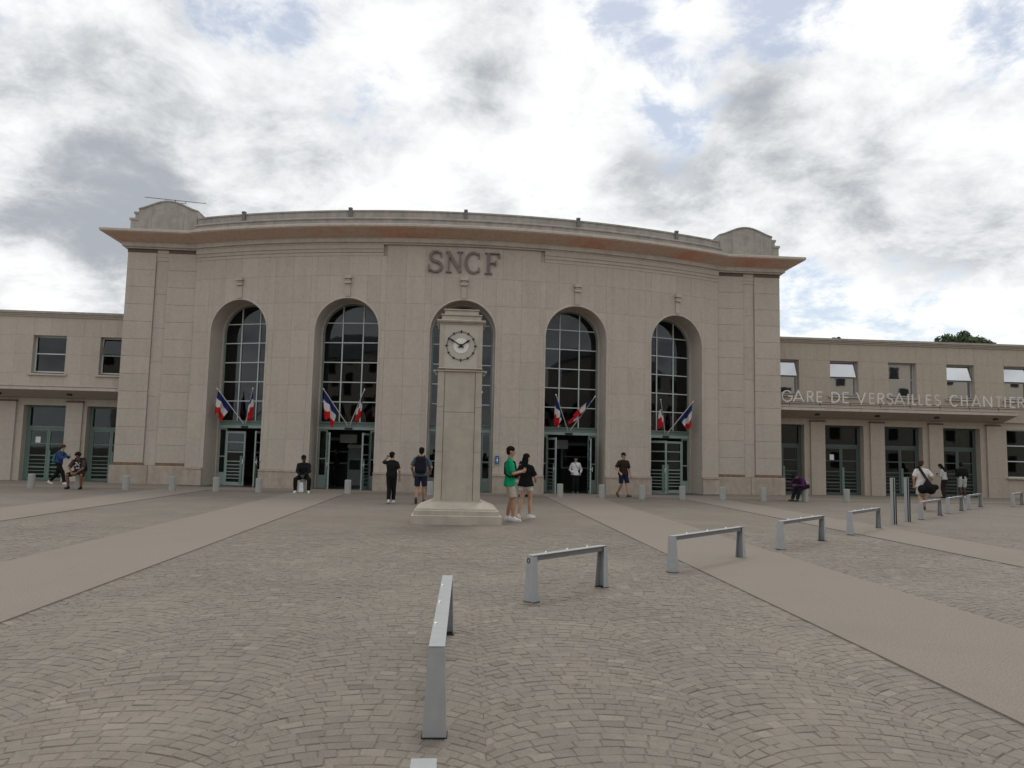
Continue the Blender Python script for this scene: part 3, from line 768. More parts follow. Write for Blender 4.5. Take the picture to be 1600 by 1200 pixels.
# ------------------------------------------------------------------ wings
YW = 34.0
def wing(s, xend, name, label, win_c, door_c, mat, canopy_end, gl, extra_win=None):
    root = thing(name, label, 'building', (s*(14.7+xend)/2, YW, 0))
    def BX(mb, a, b, *r): return mb.box(min(s*a, s*b), max(s*a, s*b), *r)
    def PB(a, b, y0, y1, z0, z1, nm='stone_panel', m=None):
        return MB().bbox(min(s*a, s*b)+.0015, max(s*a, s*b)-.0015, y0, y1, z0+.0015, z1-.0015, .003).build(nm, m or mat, root, (0,0,0))
    hw = .70
    # upper storey: grid of slabs around the windows
    xs = [14.58]
    for c in win_c: xs += [c-hw, c, c+hw]
    xs2 = []
    for a, b in zip(xs, xs[1:]+[xend]):
        xs2.append(a)
        if b-a > 1.2: xs2.append((a+b)/2)
    xs2.append(xend); xs2 = [x for x in xs2 if 14.57 < x <= xend]
    zs = [3.62, 4.69, 5.55, 6.38, 7.2]
    for a, b in zip(xs2[:-1], xs2[1:]):
        if b-a < .03: continue
        for z0, z1 in zip(zs[:-1], zs[1:]):
            m_ = (a+b)/2
            if any(abs(m_-c) < hw-.01 for c in win_c) and 4.69 <= z0 < 6.38: continue
            PB(a, b, YW, YW+.1, z0, z1)
    # backing behind slabs (pieces around windows)
    mb = MB(); 
    edges = [14.58] + [e_ for c in win_c for e_ in (c-hw, c+hw) if 14.58 < e_ < xend] + [xend]
    solid = True
    if win_c[0]-hw <= 14.58: solid = False
    for a, b in zip(edges[:-1], edges[1:]):
        if solid: BX(mb, a, b, YW+.101, YW+.45, 3.62, 7.2)
        else:
            BX(mb, a, b, YW+.101, YW+.45, 3.62, 4.69); BX(mb, a, b, YW+.101, YW+.45, 6.38, 7.2)
        solid = not solid
    mb.build('backing_wall', mat, root, (0,0,0))
    # eaves cornice
    mb = MB(); BX(mb, 14.58, xend, YW-.05, YW+.45, 7.2, 7.27); BX(mb, 14.58, xend, YW-.10, YW+.45, 7.272, 7.34)
    mb.build('eaves_moulding', mat, root, (0,0,0))
    mb = MB(); BX(mb, 14.58, xend, YW-.16, YW+.5, 7.342, 7.44); mb.build('eaves_coping', M['parapet'], root, (0,0,0))
    mb = MB(); BX(mb, 14.58, xend, YW+.5, 44, 7.0, 7.3); mb.build('roof', M['greyroof'], root, (0,0,0))
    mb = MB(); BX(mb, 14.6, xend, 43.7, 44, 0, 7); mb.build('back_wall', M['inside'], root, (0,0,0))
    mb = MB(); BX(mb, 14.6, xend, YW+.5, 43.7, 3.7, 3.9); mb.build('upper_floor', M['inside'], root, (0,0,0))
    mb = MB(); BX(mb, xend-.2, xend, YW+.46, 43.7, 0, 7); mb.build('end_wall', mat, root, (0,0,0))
    # windows
    for i, c in enumerate(win_c):
        f = MB(); x0, x1 = sorted((s*(c-hw), s*(c+hw)))
        y = YW+.26
        for xx in (x0+.001, x1-.061): f.box(xx, xx+.06, y-.03, y+.04, 4.75, 6.379)
        f.box(x0+.062, x1-.062, y-.028, y+.038, 4.75, 4.81); f.box(x0+.062, x1-.062, y-.028, y+.038, 6.31, 6.379)
        f.box(x0+.062, x1-.062, y-.026, y+.036, 5.56, 5.61)
        w = f.build('window', M['bar'] if s < 0 else M['kiosk'], root, (0,0,0))
        WLOC[w.name] = Vector((0,0,0))
        off = WLOC[root.name]
        def lc(v): return Vector(v)
        lower = MB().box(-(hw-.06), hw-.06, -.004, .004, -.375, .375).build('pane', gl, w, (s*c, y+.005, 5.185), world=False)
        op = (s > 0 and i in (0, 1, 3, 4)) or (s < 0 and i == 0)
        upp = MB(); upp.box(-(hw-.06), hw-.06, -.006, .006, -.69, 0)
        uo = upp.build('pane', gl, w, (s*c, y-.01, 6.305), world=False)
        if op: uo.rotation_euler = (R_(-11), 0, 0)
        lower.rotation_euler = (R_(rnd.uniform(-.5,.5)), 0, R_(rnd.uniform(-1,1)))
        sl_ = MB().box(x0-.12, x1+.12, YW-.09, YW+.3, 4.61, 4.688).build('sill', mat, root, (0,0,0))
        # dim room blind behind
    # ground floor piers
    dh = .95
    edges = []
    prev = 14.58
    for c in door_c:
        a = max(c-dh, 14.58)
        if a > prev+.02: edges.append((prev, a))
        prev = c+dh
    last_end = xend
    edges.append((prev, xend))
    for a, b in edges:
        if extra_win and b == xend:
            ex0, ex1 = extra_win
            PB(a, ex0, YW+.1, YW+.5, 0, 3.30); PB(ex0, min(ex1, xend), YW+.1, YW+.5, 0, .92)
            if ex1 < xend: PB(ex1, xend, YW+.1, YW+.5, 0, 3.30)
            continue
        zz_ = [0, .95, 1.75, 2.55, 3.30]
        for z0, z1 in zip(zz_[:-1], zz_[1:]): PB(a, b, YW+.1, YW+.5, z0, z1)
    zl = MB(); 
    PB(14.58, xend, YW+.1, YW+.5, 3.30, 3.62, 'lintel')
    for c0, c1 in zip(door_c, list(door_c[1:])+[door_c[-1]+2.92]):
        c = (c0+c1)/2 + .12
        if c+.35 > xend: continue
        for z0, z1 in ((0, .95), (.95, 1.75), (1.75, 2.55), (2.55, 3.44)):
            PB(c-.35, c+.35, YW+.0, YW+.0985, z0, z1, 'pilaster_stone')
        MB().box(min(s*(c-.37), s*(c+.37)), max(s*(c-.37), s*(c+.37)), YW-.015, YW+.0985, 3.442, 3.515).build('pilaster_cap', M['dark_trim'], root, (0,0,0))
    # doors
    for c in door_c:
        x0, x1 = sorted((s*max(c-dh, 14.58), s*(c+dh)))
        y = YW+.48
        f = MB()
        f.box(x0+.001, x0+.12, y-.05, y+.05, .016, 3.299); f.box(x1-.12, x1-.001, y-.05, y+.05, .016, 3.299)
        f.box(x0+.121, x1-.121, y-.05, y+.05, 2.30, 2.40); f.box(x0+.121, x1-.121, y-.05, y+.05, 3.22, 3.299)
        d = f.build('double_door', M['doordark'] if s > 0 else M['green'], root, (0,0,0)); 
        MB().box(x0+.12, x1-.12, y, y+.01, 2.40, 3.22).build('pane', M['door_glass'], d, (0,0,0), world=False)
        xm = s*c
        for a, b in ((x0+.122, xm-.004), (xm+.004, x1-.122)):
            if b-a < .2: continue
            l = MB()
            l.box(a, a+.07, y-.03, y+.03, .03, 2.298).box(b-.07, b, y-.03, y+.03, .03, 2.298)
            for z, h in ((.03, .10), (.26, .05), (.42, .03), (.56, .07), (.74, .03), (.90, .03), (1.08, .05), (1.60, .045), (2.20, .098)):
                l.box(a+.0701, b-.0701, y-.028, y+.028, z, z+h)
            l.build('door_leaf', M['doordark'] if s > 0 else M['green'], d, (0,0,0), world=False)
            MB().box(a+.07, b-.07, y-.003, y+.004, .03, 2.25).build('pane', M['door_glass'], d, (0,0,0), world=False)
        MB().box(xm+.03, xm+.14, y-.06, y-.035, .12, 1.32).build('push_plate', M['green'], d, (0,0,0), world=False)
        if abs(c-18.2) < .2:
            MB().box(xm-.55, xm-.34, y-.012, y-.008, 1.66, 1.92).build('notice', M['white'], d, (0,0,0), world=False)
    if extra_win:
        ex0, ex1 = extra_win; ex1 = min(ex1, xend)
        f = MB(); y = YW+.22
        f.box(ex0+.001, ex0+.05, y-.03, y+.03, .99, 3.299)
        for z, h in ((.99, .05), (1.75, .045), (2.50, .045), (3.25, .049)): f.box(ex0+.051, ex1, y-.028, y+.028, z, z+h)
        w = f.build('window', M['bar'], root, (0,0,0))
        MB().box(ex0+.04, ex1, y, y+.01, 1.0, 3.28).build('pane', M['glass'], w, (0,0,0), world=False)
        MB().box(ex0-.08, ex1, YW-.02, YW+.3, .921, .988).build('sill', mat, root, (0,0,0))
    # canopy
    x0, x1 = sorted((s*14.6, s*canopy_end)); yf = 33.0
    mb = MB(); mb.loft([[(x0, yf, 3.90), (x0, yf, 4.05), (x0, YW-.002, 4.10), (x0, YW-.002, 3.62)], [(x1, yf, 3.90), (x1, yf, 4.05), (x1, YW-.002, 4.10), (x1, YW-.002, 3.62)]])
    cn = mb.build('canopy', mat, root, (0,0,0))
    MB().box(x0, x1, yf-.05, yf+.06, 4.052, 4.10).build('canopy_edge', M['trim'], cn, (0,0,0), world=False)
    MB().box(x0, x1, yf-.03, yf-.002, 3.905, 4.03).build('canopy_edge', M['trim'], cn, (0,0,0), world=False)
    for k in range(int((x1-x0)/2.92)+1):
        xx = x0+ (1.1 if s > 0 else .9) + k*2.92 + .9
        if xx < x1-.2: MB().box(xx-.08, xx+.08, yf+.35, yf+.5, 3.70, 3.78).build('canopy_lamp', M['dark'], cn, (0,0,0), world=False)
    return root
def fix_children(root):
    # first-level parts were placed in world space; shift their second-level frames is not needed (identity)
    pass
lw = wing(-1, 24.6, 'station_wing', 'two-storey stone wing with canopy left of the curved hall', (15.30, 18.15, 21.05), (15.45, 18.12, 21.05), M['stone'], 24.5, M['glass'])
rw = wing(1, 30.5, 'station_wing', 'brown stone wing with canopy and mirrored windows right of the hall', (15.32, 18.26, 21.16, 24.10, 27.02), (15.33, 18.25, 21.20, 24.10), M['wing'], 26.15, M['mirror'], (26.4, 29.6))

# sub-parts of wings/station built with world=False inherit their part's offset: parts sit at (0,0,0) world

# ------------------------------------------------------------------ lettering
def arcpts(cx, cz, rx, rz, a0, a1, n=14):
    return [(cx+rx*math.cos(R_(a0+(a1-a0)*i/n)), cz+rz*math.sin(R_(a0+(a1-a0)*i/n))) for i in range(n+1)]
SANS = {
 'G': [arcpts(.5,.5,.5,.5,42,360), [(1.0,.5),(.58,.5)]],
 'A': [[(0,0),(.5,1),(1,0)], [(.17,.3),(.83,.3)]],
 'R': [[(0,0),(0,1)], [(0,.97),(.45,.97)]+arcpts(.5,.735,.42,.235,90,-90,10)+[(.0,.5)], [(.42,.5),(1,0)]],
 'E': [[(.05,0),(.05,1)], [(.05,.96),(1,.96)], [(.05,.52),(.9,.52)], [(.05,.04),(1,.04)]],
 'D': [[(.04,0),(.04,1)], [(.04,.96)]+arcpts(.25,.5,.73,.46,90,-90,14)+[(.04,.04)]],
 'V': [[(0,1),(.5,0),(1,1)]],
 'S': [arcpts(.5,.745,.42,.235,25,270,12)+arcpts(.5,.265,.46,.245,90,-155,12)[1:]],
 'I': [[(.5,0),(.5,1)]], 'L': [[(.08,0),(.08,1)], [(.08,.04),(1,.04)]],
 'C': [arcpts(.55,.5,.52,.5,48,312)], 'H': [[(.05,0),(.05,1)], [(.95,0),(.95,1)], [(.05,.52),(.95,.52)]],
 'N': [[(.03,0),(.03,1)], [(.03,1),(.97,0)], [(.97,0),(.97,1)]], 'T': [[(.5,0),(.5,1)], [(0,.96),(1,.96)]]}
sign = thing('station_name_sign', 'pale metal letters reading GARE DE VERSAILLES CHANTIERS along the right canopy', 'sign', (20.6, 33.05, 4.1))
TXT = [('G',14.74,15.22),('A',15.27,15.75),('R',15.95,16.22),('E',16.39,16.65),('D',17.10,17.48),('E',17.64,17.91),('V',18.31,18.73),('E',18.92,19.16),('R',19.34,19.62),('S',19.78,20.05),
       ('A',20.14,20.60),('I',20.78,20.82),('L',21.00,21.19),('L',21.32,21.50),('E',21.68,21.92),('S',22.09,22.37),('C',22.85,23.23),('H',23.40,23.70),('A',23.93,24.34),('N',24.50,24.90),('T',25.10,25.40),('I',25.55,25.59),('E',25.82,26.06),('R',26.22,26.50),('S',26.68,26.98)]
for ch, a, b in TXT:
    mb = MB(); H_ = .50; z0 = 4.29
    for k, st in enumerate(SANS[ch]):
        mb.ribbon([(a+(b-a)*x_-20.6, z0+H_*z-4.1) for x_, z in st],   .056, -.03-.002*k, .02+.002*k)
    mb.build('letter', M['letter'], sign, (0,0,0), world=False)
mb = MB(); mb.tube((-5.95,-.02,.10),(6.0,-.02,.10),.014,n=6)
mb.tube((-5.95,.07,.19),(6.0,.07,.19),.012,n=6)
mb.build('rail', M['dark'], sign, (0,0,0), world=False)
for k in range(9):
    x_ = -5.5+k*1.45
    MB().tube((x_,-.02,.09),(x_,.07,.19),.012,n=6).tube((x_,.0,-.02),(x_,-.02,.10),.012,n=6).build('bracket', M['dark'], sign, (0,0,0), world=False)
# letters' supports
sn = thing('wall_lettering', 'dark serif letters SNCF fixed above the central arch', 'sign', (0, 30.36, 9.03))
def serif_letter(ch, x0, x1):
    mb = MB(); H_ = .90; w = x1-x0
    Y0, Y1 = -.075, .03
    def q(pts): return [(x0+w*a, H_*b) for a, b in pts]
    def st(pts, wd, k): mb.ribbon(q(pts), [a*.82 for a in wd] if isinstance(wd, list) else wd*.82, Y0-.002*k, Y1)
    if ch == 'S':
        pts = arcpts(.52,.735,.38,.235,35,270,14)+arcpts(.48,.265,.42,.24,90,-150,14)[1:]
        n = len(pts); ws = [.05+.09*math.sin(math.pi*i/(n-1))**.6 for i in range(n)]
        st(pts, ws, 0); st([(.86,.95),(.86,.70)], .05, 1); st([(.03,.36),(.03,.03)], .055, 2)
    if ch == 'N':
        st([(.16,.04),(.16,.96)], .075, 0); st([(.84,.06),(.84,.96)], .075, 1); st([(.12,.97),(.86,.03)], .15, 2)
        st([(0,.025),(.34,.025)], .045, 3); st([(0,.975),(.26,.975)], .045, 4); st([(.66,.975),(1,.975)], .045, 5)
    if ch == 'C':
        pts = arcpts(.55,.5,.5,.47,50,310,22); n = len(pts); ws = [.05+.10*math.sin(math.pi*i/(n-1))**.7 for i in range(n)]
        st(pts, ws, 0); st([(.93,.97),(.93,.68)], .05, 1); st([(.93,.05),(.93,.30)], .05, 2)
    if ch == 'F':
        st([(.26,.03),(.26,.97)], .16, 0); st([(.02,.975),(.98,.975)], .05, 1); st([(.98,.99),(.96,.76)], .055, 2)
        st([(.26,.52),(.74,.52)], .05, 3); st([(.74,.66),(.74,.39)], .05, 4); st([(.02,.025),(.52,.025)], .05, 5)
    mb.build('letter', M['sncf'], sn, (0,0,0), world=False)
for ch, a, b in (('S',-1.50,-.90),('N',-.78,-.08),('C',.02,.63),('F',.82,1.45)): serif_letter(ch, a, b)

# ------------------------------------------------------------------ clock tower
CX, CYK = -.13, 17.86
clk = thing('clock_tower', 'square pale stone clock pillar on a stepped base in front of the hall', 'clock', (CX, CYK, 0))
def cpart(mb, name, m): return mb.build(name, m, clk, (0,0,0), world=False)
def sq(mb, h0, z0, h1, z1): return mb.frustum(-h0,h0,-h0,h0,z0,-h1,h1,-h1,h1,z1)
mb = MB(); sq(mb, 1.02, -.02, 1.015, .19); sq(mb, 1.015, .19, .985, .205); cpart(mb, 'base_step', M['clock'])
mb = MB(); sq(mb, .96, .206, .955, .30); sq(mb, .955, .30, .935, .318); cpart(mb, 'base_step', M['clock'])
mb = MB(); sq(mb, .905, .319, .90, .345); sq(mb, .90, .345, .60, .475); cpart(mb, 'base_slope', M['clock'])
mb = MB(); sq(mb, .575, .47, .57, .505); cpart(mb, 'shaft_foot', M['clock'])
cpart(sq(MB(), .485, .506, .47, 3.53), 'shaft_core', M['rust'])
for sx in (-1, 1):
    for sy in (-1, 1):
        for z0, z1 in ((.507, 1.62), (1.627, 2.66), (2.667, 3.50)):
            h0 = .535-.02*(z0-.5)/3; h1 = .535-.02*(z1-.5)/3; w0 = .365
            a, b = sorted((sx*w0, sx*h0)); c_, d_ = sorted((sy*w0, sy*h0)); A, B = sorted((sx*w0, sx*h1)); C_, D_ = sorted((sy*w0, sy*h1))
            cpart(MB().frustum(a, b, c_, d_, z0, A, B, C_, D_, z1), 'shaft_stone', M['clock'])
for z0, z1 in ((.507, 1.78 if False else 2.545), (2.553, 3.53)):
    for k in range(4):
        mb = MB(); h0 = .518-.018*(z0-.5)/3; h1 = .518-.018*(z1-.5)/3; w0 = .355; g = .45
        mb.loft([[(-w0,-h0,z0),(w0,-h0,z0),(w0,-g,z0),(-w0,-g,z0)], [(-w0,-h1,z1),(w0,-h1,z1),(w0,-g,z1),(-w0,-g,z1)]])
        o = cpart(mb, 'field_slab', M['clock']); o.rotation_euler = (0, 0, k*math.pi/2)
mb = MB(); mb.box(-.37,.37,-.545,.545,3.532,3.56).box(-.545,.545,-.37,.37,3.534,3.562); cpart(mb, 'field_moulding', M['dark_trim'])
mb = MB(); sq(mb, .545, 3.502, .545, 3.53); sq(mb, .52, 3.563, .50, 3.60); cpart(mb, 'shoulder', M['clock'])
mb = MB(); sq(mb, .49, 3.60, .49, 4.62); cpart(mb, 'clock_head', M['plate'])
for sx in (-1, 1):
    for sy in (-1, 1):
        a, b = sorted((sx*.40, sx*.505)); c_, d_ = sorted((sy*.40, sy*.505))
        cpart(MB().box(a, b, c_, d_, 3.602, 4.618), 'corner_strip', M['clock'])
mb = MB(); sq(mb, .515, 4.621, .515, 4.66); sq(mb, .56, 4.662, .575, 4.70); sq(mb, .575, 4.70, .56, 4.715); cpart(mb, 'head_cornice', M['clock'])
mb = MB(); sq(mb, .465, 4.717, .455, 4.835); sq(mb, .485, 4.837, .485, 4.862); cpart(mb, 'roof_tier', M['clock'])
mb = MB(); sq(mb, .40, 4.863, .39, 4.97); sq(mb, .42, 4.972, .42, 5.0); cpart(mb, 'roof_tier', M['clock'])
mb = MB(); sq(mb, .36, 5.001, .05, 5.05); cpart(mb, 'roof_cap', M['clock'])
YF = -.49; ZC = 4.11
def annulus(mb, r0, r1, y0, y1, n=48):
    rings = []
    for k in range(n+1):
        a = 2*math.pi*k/n; c_, s_ = math.cos(a), math.sin(a)
        rings.append([(r0*c_, y0, ZC+r0*s_), (r1*c_, y0, ZC+r1*s_), (r1*c_, y1, ZC+r1*s_), (r0*c_, y1, ZC+r0*s_)])
    return mb.loft(rings, cap=False)
mb = MB(); n = 40
mb.loft([[(.18*math.cos(2*math.pi*k/n), y, ZC+.18*math.sin(2*math.pi*k/n)) for k in range(n)] for y in (YF-.012, YF+.02)])
dial = cpart(mb, 'dial_disc', M['dial'])
mb = MB(); annulus(mb, .329, .336, YF-.02, YF+.004); cpart(mb, 'dial_ring', M['iron'])
for h in range(12):
    a = R_(90-30*h); c_, s_ = math.cos(a), math.sin(a); mb = MB()
    L_ = .06 if h % 3 == 0 else .05; wv = .018
    def pp(r, t): return (r*c_-t*s_, ZC+r*s_+t*c_)
    mb.prism([pp(.305, -wv*.5), pp(.305, wv*.5), pp(.305+L_, wv), pp(.305+L_, -wv)], YF-.028, YF+.002)
    cpart(mb, 'hour_mark', M['iron'])
def hand(name, deg, L_, w, y):
    a = R_(90-deg); c_, s_ = math.cos(a), math.sin(a)
    def pp(r, t): return (r*c_-t*s_, ZC+r*s_+t*c_)
    mb = MB(); mb.prism([pp(-.075, -w*.9), pp(-.075, w*.9), pp(0, w*.6), pp(L_*.55, w*.7), pp(L_*.72, w*1.25), pp(L_, w*.25), pp(L_, -w*.25), pp(L_*.72, -w*1.25), pp(L_*.55, -w*.7), pp(0, -w*.6)], y, y+.01)
    cpart(mb, name, M['iron'])
hand('minute_hand', 300, .335, .020, YF-.055); hand('hour_hand', 56, .255, .022, YF-.042)
mb = MB(); mb.loft([[(.04*math.cos(2*math.pi*k/16), y, ZC+.04*math.sin(2*math.pi*k/16)) for k in range(16)] for y in (YF-.065, YF+.01)]); cpart(mb, 'hand_boss', M['iron'])
for s in (-1, 1):      # small lamps at the sides
    mb = MB(); mb.tube((s*.545, -.36, 3.42), (s*.60, -.36, 3.50), .018, n=6).box(*sorted((s*.56, s*.63)), -.40, -.32, 3.50, 3.54); cpart(mb, 'side_lamp', M['kiosk'])

# ------------------------------------------------------------------ hoop barriers
def hoop(a, b, label, mark=False):
    a = Vector((*a, 0)); b = Vector((*b, 0)); d = b-a; L_ = d.length; rz = math.atan2(d.y, d.x)
    root = thing('hoop_barrier', label, 'barrier', ((a+b)/2)[:], rz, 'grey steel hoop barriers')
    hl = L_/2; H_ = .50; t = .006
    for s in (-1, 1):
        # tapered channel leg: outer web and two flanges, open towards the middle
        wt, wb, ft, fb = .046, .068, .065, .105
        def P(x_, y_, z): return (s*x_, y_, z)
        xo_t, xo_b = hl-.0, hl+.012
        mb = MB()
        mb.loft([[P(xo_b,-wb,.012), P(xo_b,wb,.012), P(xo_b-t,wb,.012), P(xo_b-t,-wb,.012)], [P(xo_t,-wt,H_-.002), P(xo_t,wt,H_-.002), P(xo_t-t,wt,H_-.002), P(xo_t-t,-wt,H_-.002)]])
        for q in (-1, 1):
            mb.loft([[P(xo_b-t-.0004,q*wb,.012), P(xo_b-fb,q*wb,.012), P(xo_b-fb,q*(wb-t),.012), P(xo_b-t-.0004,q*(wb-t),.012)],
                     [P(xo_t-t-.0004,q*wt,H_-.008), P(xo_t-ft,q*wt,H_-.008), P(xo_t-ft,q*(wt-t),H_-.008), P(xo_t-t-.0004,q*(wt-t),H_-.008)]])
        lg = mb.build('leg', M['galv'], root, (0,0,0), world=False)
        f = MB(); x0, x1 = sorted((s*(xo_b+.006), s*(xo_b-fb-.004))); f.box(x0, x1, -wb-.005, wb+.005, 0, .012)
        f.build('foot_pad', M['rubber'], lg, (0,0,0), world=False)
        if mark and s == -1:
            mk = MB(); n = 24
            for k in range(n):
                a0, a1 = 2*math.pi*k/n, 2*math.pi*(k+1)/n
                mk.prism([(.013*math.cos(a0),.019*math.sin(a0)), (.022*math.cos(a0),.028*math.sin(a0)), (.022*math.cos(a1),.028*math.sin(a1)), (.013*math.cos(a1),.019*math.sin(a1))], -.002, .001)
            o = mk.build('number_mark', M['iron'], lg, (-hl-.0025, .018, .445), -math.pi/2, world=False); o.rotation_euler = (0, 0, -math.pi/2)
            lg['label'] = 'leg with a black oval ring mark near the top'
    mb = MB(); mb.box(-hl+.001, hl-.001, -.046, .046, H_, H_+.006)
    bm_ = mb.build('crossbar', M['galv'], root, (0,0,0), world=False)
    MB().box(-hl+.05, hl-.05, -.030, .030, H_-.058, H_-.0006).build('web', M['under'], bm_, (0,0,0), world=False)  # shade below the top plate is put into the web's dark colour
    for k in range(3):
        x_ = -hl+L_*(.22+.28*k); st = MB()
        st.tube((x_, .030, H_+.004), (x_, .030, H_+.017), .014, .012, n=10).tube((x_,.03,H_+.017),(x_,.03,H_+.023),.012,.004,n=10)
        st.build('stud', M['stud'], bm_, (0,0,0), world=False)
    return root
hoop((-.285, 4.36), (-.245, 6.83), 'nearest full hoop barrier pointing straight at the station')
hoop((-.29, .25), (-.295, 2.80), 'barrier at the bottom edge, only its rear top end in view')
hoop((.64, 8.22), (1.66, 9.22), 'short hoop barrier with a black oval mark on its leg', True)
hoop((2.85, 10.38), (4.5, 12.0), 'hoop barrier standing on the wide pale strip nearest the right side')
hoop((5.65, 13.13), (7.25, 14.70), 'hoop barrier between the two pale strips on the right')
hoop((8.46, 15.88), (10.09, 17.49), 'hoop barrier standing on the narrow far pale strip, left of two steel posts')
hoop((13.06, 20.43), (14.88, 22.25), 'hoop barrier just right of the two steel posts')
hoop((15.58, 22.92), (17.25, 24.59), 'second hoop barrier beyond the two steel posts')
hoop((18.02, 25.34), (19.72, 27.0), 'farthest hoop barrier in the diagonal row, near the right wing')
hoop((21.28, 27.35), (22.98, 29.0), 'hoop barrier cut by the right edge of the picture')
for (x_, y_), lb in (((11.27, 18.81), 'tall steel bollard post, left one of the pair among the barriers'), ((12.21, 19.7), 'tall steel bollard post, right one of the pair among the barriers')):
    p = thing('steel_post', lb, 'post', (x_, y_, 0), R_(-31))
    for nm, a, b, y0, y1, m_ in (('post', -.075, -.005, -.06, .06, 'galv'), ('dark_insert', -.0045, .022, -.045, .045, 'dark'), ('post', .0225, .040, -.06, .06, 'galv'), ('dark_insert', .0405, .07, -.055, .055, 'dark')):
        MB().box(a, b, y0, y1, 0, 1.185).build(nm, M[m_], p, (0,0,0), world=False)
    MB().box(-.077,.042,-.062,.062,1.1855,1.197).build('cap', M['galv'], p, (0,0,0), world=False)

# ------------------------------------------------------------------ bollards
def bollard_mesh():
    mb = MB(); n = 24; prof = [(.120,-.01),(.120,.01),(.118,.49),(.114,.507),(.102,.515)]
    mb.loft([[(r*math.cos(2*math.pi*k/n), r*math.sin(2*math.pi*k/n), z) for k in range(n)] for r, z in prof])
    m = mb.mesh('bollard', M['bollard'])
    bm = bmesh.new(); bm.from_mesh(m); bmesh.ops.recalc_face_normals(bm, faces=bm.faces); bm.to_mesh(m); bm.free()
    return m
bmesh_ = bollard_mesh(); BY = 28.4
BOL = [(-15.45,'grey bollard left of the person in the blue jacket, leftmost of the row'),(-13.80,'grey bollard under the person in the patterned sweater'),
 (-12.14,'grey bollard in front of the outer pilaster of the left pavilion'),(-10.49,'grey bollard in front of the wall between left pavilion and first arch'),
 (-8.93,'grey bollard in front of the closed leaf of the first arch'),(-7.39,'grey bollard right of the first arch doorway'),
 (-5.79,'grey bollard under the seated person in black'),(-4.14,'grey bollard standing in front of the open second arch doorway'),
 (-2.55,'grey bollard hidden behind the woman in black walking away'),(-1.08,'grey bollard beside the clock tower, behind the man with a backpack'),
 (.55,'grey bollard behind the clock tower'),(2.25,'grey bollard behind the couple, under a seated person'),
 (3.85,'grey bollard left of the person in the white shirt'),(5.46,'grey bollard just right of the fourth arch doorway'),
 (7.03,'grey bollard right of the man in the brown shirt'),(8.61,'grey bollard in front of the fifth arch doors'),
 (10.21,'grey bollard in front of the wall right of the fifth arch'),(11.84,'grey bollard in front of the right pavilion pilasters'),
 (13.52,'grey bollard under the person in the purple jacket'),(15.21,'grey bollard in front of the right wing doors, rightmost of the row')]
for x_, lb in BOL:
    o = link('bollard', bmesh_, None, (x_, BY, 0), rnd.uniform(0,6)); tag(o, lb, 'bollard', 'grey bollards in front of the station')

# ------------------------------------------------------------------ flags
def tricolore():
    m = bpy.data.materials.new('tricolour_cloth'); m.use_nodes = True
    N = m.node_tree.nodes; L = m.node_tree.links; b = N['Principled BSDF']; b.inputs['Roughness'].default_value = .8; b.inputs['Specular IOR Level'].default_value = .15
    uv = N.new('ShaderNodeUVMap'); sp = N.new('ShaderNodeSeparateXYZ'); L.new(uv.outputs[0], sp.inputs[0])
    cr = N.new('ShaderNodeValToRGB'); cr.color_ramp.interpolation = 'CONSTANT'; L.new(sp.outputs[0], cr.inputs[0])
    e = cr.color_ramp.elements; e[0].color = (.018,.028,.13,1); e[1].position = .34; e[1].color = (.66,.64,.62,1)
    q = e.new(.67); q.color = (.52,.018,.025,1)
    L.new(cr.outputs[0], b.inputs['Base Color'])
    tr = N.new('ShaderNodeBsdfTranslucent'); L.new(cr.outputs[0], tr.inputs[0])
    mx = N.new('ShaderNodeMixShader'); mx.inputs[0].default_value = .3; L.new(b.outputs[0], mx.inputs[1]); L.new(tr.outputs[0], mx.inputs[2])
    L.new(mx.outputs[0], N['Material Output'].inputs[0]); return m
M['flag'] = tricolore()
def flag(ai, side, label, fly, Lf, spread, seed):
    t = TH[ai]; base = arc(t, 0); Rm = Matrix.Rotation(t, 3, 'Z')
    p0 = Rm @ Vector((side*.05, GD-.12, 2.66)) + Vector((base.x, base.y, 0))
    tip = Rm @ Vector((side*.86, GD-.95, 4.10)) + Vector((base.x, base.y, 0))
    root = thing('flag', label, 'flag', p0[:], 0, 'french flags over the doors')
    d = tip-p0
    MB().tube((0,0,0), d[:], .020, .016, n=8).build('pole', M['pole'], root, (0,0,0), world=False)
    MB().ell(d, (.03,.03,.035), 8, 6).build('finial', M['pole'], root, (0,0,0), world=False)
    rg = random.Random(seed); nu, nv = 26, 16
    fl = (Rm @ Vector(fly)).normalized()
    vs_ = []; uvs = []
    ph = rg.uniform(0,6)
    side_v = d.normalized().cross(fl).normalized()
    for j in range(nv+1):
        v = j/nv; hp = d*(.44+.53*v)
        for i in range(nu+1):
            u = i/nu
            # cloth hangs from the pole, bunching together towards the fly end
            gather = (d*(.44+.53*.80)-hp)*(u**.8)*spread
            fold = side_v*(math.sin(v*9.5+ph+u*1.6)*.085*min(1,u*2.2)*(.5+spread)) + fl*((math.sin(v*7+ph)*.09+math.sin(v*15+ph*2)*.03)*u)
            vs_.append(hp + gather + fl*(u*Lf*(1-.12*abs(v-.5))) + fold)
            uvs.append((u, v))
    fs = [(j*(nu+1)+i, j*(nu+1)+i+1, (j+1)*(nu+1)+i+1, (j+1)*(nu+1)+i) for j in range(nv) for i in range(nu)]
    m = bpy.data.meshes.new('cloth'); m.from_pydata([tuple(v) for v in vs_], [], fs); m.materials.append(M['flag'])
    ul = m.uv_layers.new(name='UVMap')
    for lp in m.loops: ul.data[lp.index].uv = uvs[lp.vertex_index]
    for p in m.polygons: p.use_smooth = True
    link('cloth', m, root, (0,0,0), world=False)
